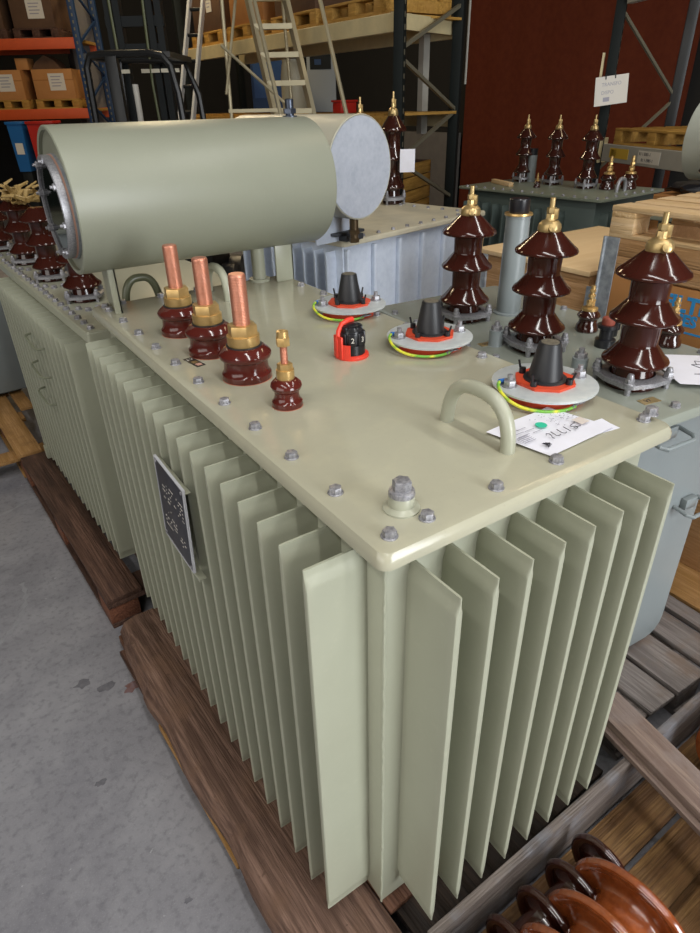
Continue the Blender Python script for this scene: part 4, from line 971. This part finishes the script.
obj('cross_brace', rb, BRACE, rr)
obj('bracket', MB().box(-.06, .05, -.06, -.045, 1.24, 1.46), RCREAM, rr)
pr_ = mini_pallet('pallet resting on the pale rack beam at the back right', tuple(q0 + dq * .72 + Vector((0, 0, .0755))), math.atan2(dq.y, dq.x), 1.2, .8, WRACK)
sg_ = thing('hanging_sign', 'white paper sign hanging on the dark rack upright at top right', 'sign', (5.30, 3.78, 1.725), 0)
ud = Vector((.268, -.16, .0)).normalized(); sv = ud
me_ = MB().box(0, .31, -.002, .002, 0, .235)
so = obj('sheet', me_, LABELW, sg_, (0, 0, 0), (0, R(-6), math.atan2(ud.y, ud.x)))
obj('sign_lettering', text_mesh('TRANSFO', .042, INKL, .0005), None, so, (.06, -.0025, .155), (PI / 2, 0, 0)); obj('sign_lettering', text_mesh('DISPO', .042, INKL, .0005), None, so, (.06, -.0025, .09), (PI / 2, 0, 0)); obj('sign_stamp', MB().box(.08, .14, -.0028, -.002, .03, .065), INKL, so)
obj('clip', MB().box(.09, .1, -.006, .006, .21, .25).box(.18, .19, -.006, .006, .21, .25), DARKG, so)
tag(obj('wooden_lath', MB().box(-.035, .035, -.01, .01, 0, .42), RCREAM, None, (5.45, 3.87, 1.74), (0, 0, R(33))), 'short pale lath fixed beside the rack upright behind the white sign', 'lath')

# ------------------------------------------------------------------ hall
X0, X1, Y0, Y1, ZC = -6, 8.5, -6.2, 15, 6.2
struct('floor', MB().box(X0 - .2, X1 + .2, Y0 - .2, Y1 + .2, -.15, 0), CONC)
struct('ceiling', MB().box(X0 - .2, X1 + .2, Y0 - .2, Y1 + .2, ZC, ZC + .15), CEIL)
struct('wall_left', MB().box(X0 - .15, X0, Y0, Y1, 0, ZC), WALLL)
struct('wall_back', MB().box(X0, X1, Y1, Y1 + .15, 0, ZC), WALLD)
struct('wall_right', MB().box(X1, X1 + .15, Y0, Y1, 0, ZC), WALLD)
# front wall (behind the photographer) with an assumed, unseen roller door opening for the daylight
fw = MB(); fw.box(X0, .1, Y0 - .15, Y0, 0, ZC); fw.box(3.1, X1, Y0 - .15, Y0, 0, ZC); fw.box(.1, 3.1, Y0 - .15, Y0, 4.2, ZC)
struct('wall_front', fw, WALLL)
wr_ = MB(); bmw = wr_.bm
def wave(y0, y1, x, n=80):
    a = []
    for i in range(n + 1):
        y = y0 + (y1 - y0) * i / n; xx = x + .006 * math.sin(i * .55); a.append((xx, y))
    lo = [bmw.verts.new((p[0], p[1], .02)) for p in a]; hi = [bmw.verts.new((p[0], p[1], 5.4)) for p in a]
    lo2 = [bmw.verts.new((p[0] + .03, p[1], .02)) for p in a]; hi2 = [bmw.verts.new((p[0] + .03, p[1], 5.4)) for p in a]
    for i in range(n):
        bmw.faces.new((lo[i], lo[i + 1], hi[i + 1], hi[i])); bmw.faces.new((lo2[i], hi2[i], hi2[i + 1], lo2[i + 1])); bmw.faces.new((hi[i], hi[i + 1], hi2[i + 1], hi2[i])); bmw.faces.new((lo[i], lo2[i], lo2[i + 1], lo[i + 1]))
    bmw.faces.new((lo[0], hi[0], hi2[0], lo2[0])); bmw.faces.new((lo[n], lo2[n], hi2[n], hi[n]))
wave(4.75, 8.85, 8.40)
struct('door_1', wr_, WRED)
struct('trim_1', MB().box(8.2, 8.45, 8.95, 14.9, 0, 1.3), WALLG)
# chalk arcs and stains on the floor
def arc(cx, cy, r, a0, a1, w):
    mb = MB(); bm = mb.bm; n = 40; v = []
    for i in range(n + 1):
        a = R(a0 + (a1 - a0) * i / n); ww = w * (.6 + .4 * math.sin(i * 1.3)); v.append([bm.verts.new((cx + (r + s) * math.cos(a), cy + (r + s) * math.sin(a), z)) for s, z in ((-ww, .0002), (ww, .0002), (ww, .0009), (-ww, .0009))])
    for a, b in zip(v, v[1:]):
        for k in range(4): bm.faces.new((a[k], a[(k + 1) % 4], b[(k + 1) % 4], b[k]))
    return mb
struct('trim_2', arc(-.82, 1.98, .36, -62, 8, .012), CHALK); struct('trim_3', arc(-.6, 3.15, .5, 230, 310, .014), CHALK); struct('trim_5', MB().box(-.2, .2, -.2, .2, 0, ZC - .01), WALLG).location = (3.02, 12.85, 0)
struct('trim_4', arc(-.1, 1.95, .62, 140, 185, .006), CHALK)

def blot(x, y, r, seed):
    random.seed(seed); mb = MB(); pts = []
    for i in range(14):
        a = 2 * PI * i / 14; rr = r * random.uniform(.5, 1.1); pts.append((x + rr * math.cos(a), y + .7 * rr * math.sin(a)))
    return mb.prism(pts, .0001, .0007)
STAIN = mat('oil_stain', '#55545A', .6, noise=(30, '#6E6D72', .9, U1))
for k, (x, y, r, m_) in enumerate(((-.38, 1.30, .035, STAIN), (-.305, 1.235, .04, STAIN), (-.235, 1.18, .035, RUSTST), (-.43, .87, .02, STAIN), (-.33, .40, .015, STAIN))): struct('trim_%d' % (6 + k), blot(x, y, r, k + 3), m_)

# ------------------------------------------------------------------ light
def area(name, loc, rot, sx, sy, e, col):
    l = bpy.data.lights.new(name, 'AREA'); l.shape = 'RECTANGLE'; l.size = sx; l.size_y = sy; l.energy = e; l.color = col
    o = bpy.data.objects.new(name, l); COL.objects.link(o); o.location = loc; o.rotation_euler = rot; return o
area('assumed_door_daylight', (1.6, Y0 + .05, 2.2), (R(90), 0, 0), 2.8, 3.9, 385, (.96, .98, 1))  # area light filling the assumed door opening, out of view
for x in (-3.0, .2, 3.4): area('assumed_skylight_strip', (x, -2.6, ZC - .1), (0, 0, 0), .3, 6.5, 145, (1, .985, .95))  # assumed skylights, added overhead for soft light; the ceiling has no openings
area('assumed_hall_lamp', (-1.0, 8.5, ZC - .2), (0, 0, 0), .3, 2.4, 60, (1, .78, .48))  # assumed warm lamp, out of view
area('assumed_hall_lamp', (4.4, 10.6, ZC - .2), (0, 0, 0), .3, 2.4, 90, (1, .78, .48))  # assumed lamp, placed so warm spots reflect in the lid
area('assumed_hall_lamp', (2.9, 8.2, 4.7), (0, 0, 0), .3, 1.2, 55, (1, .78, .46))  # assumed lamp, added for the warm light on the cream beams
area('added_left_fill', (X0 + .1, -1.5, 3.0), (0, R(-90), 0), 3.2, 7.0, 170, (1, .97, .92))  # added fill light from the left; this wall has no window
area('assumed_hall_lamp', (5.8, 2.2, ZC - .2), (0, 0, 0), .3, 2.4, 30, (1, .78, .48))  # assumed weak warm lamp on the right, out of view
w = bpy.data.worlds.new('world'); scene.world = w; w.use_nodes = True
nt = w.node_tree; sky = nt.nodes.new('ShaderNodeTexSky'); sky.sky_type = 'NISHITA'; sky.sun_disc = False; sky.sun_elevation = R(35)
nt.links.new(sky.outputs[0], nt.nodes['Background'].inputs[0]); nt.nodes['Background'].inputs[1].default_value = .15
scene.view_settings.view_transform = 'Standard'; scene.view_settings.look = 'None'; scene.view_settings.exposure = .14; scene.view_settings.gamma = 1; scene.view_settings.use_curve_mapping = False
scene.cycles.use_denoising = True
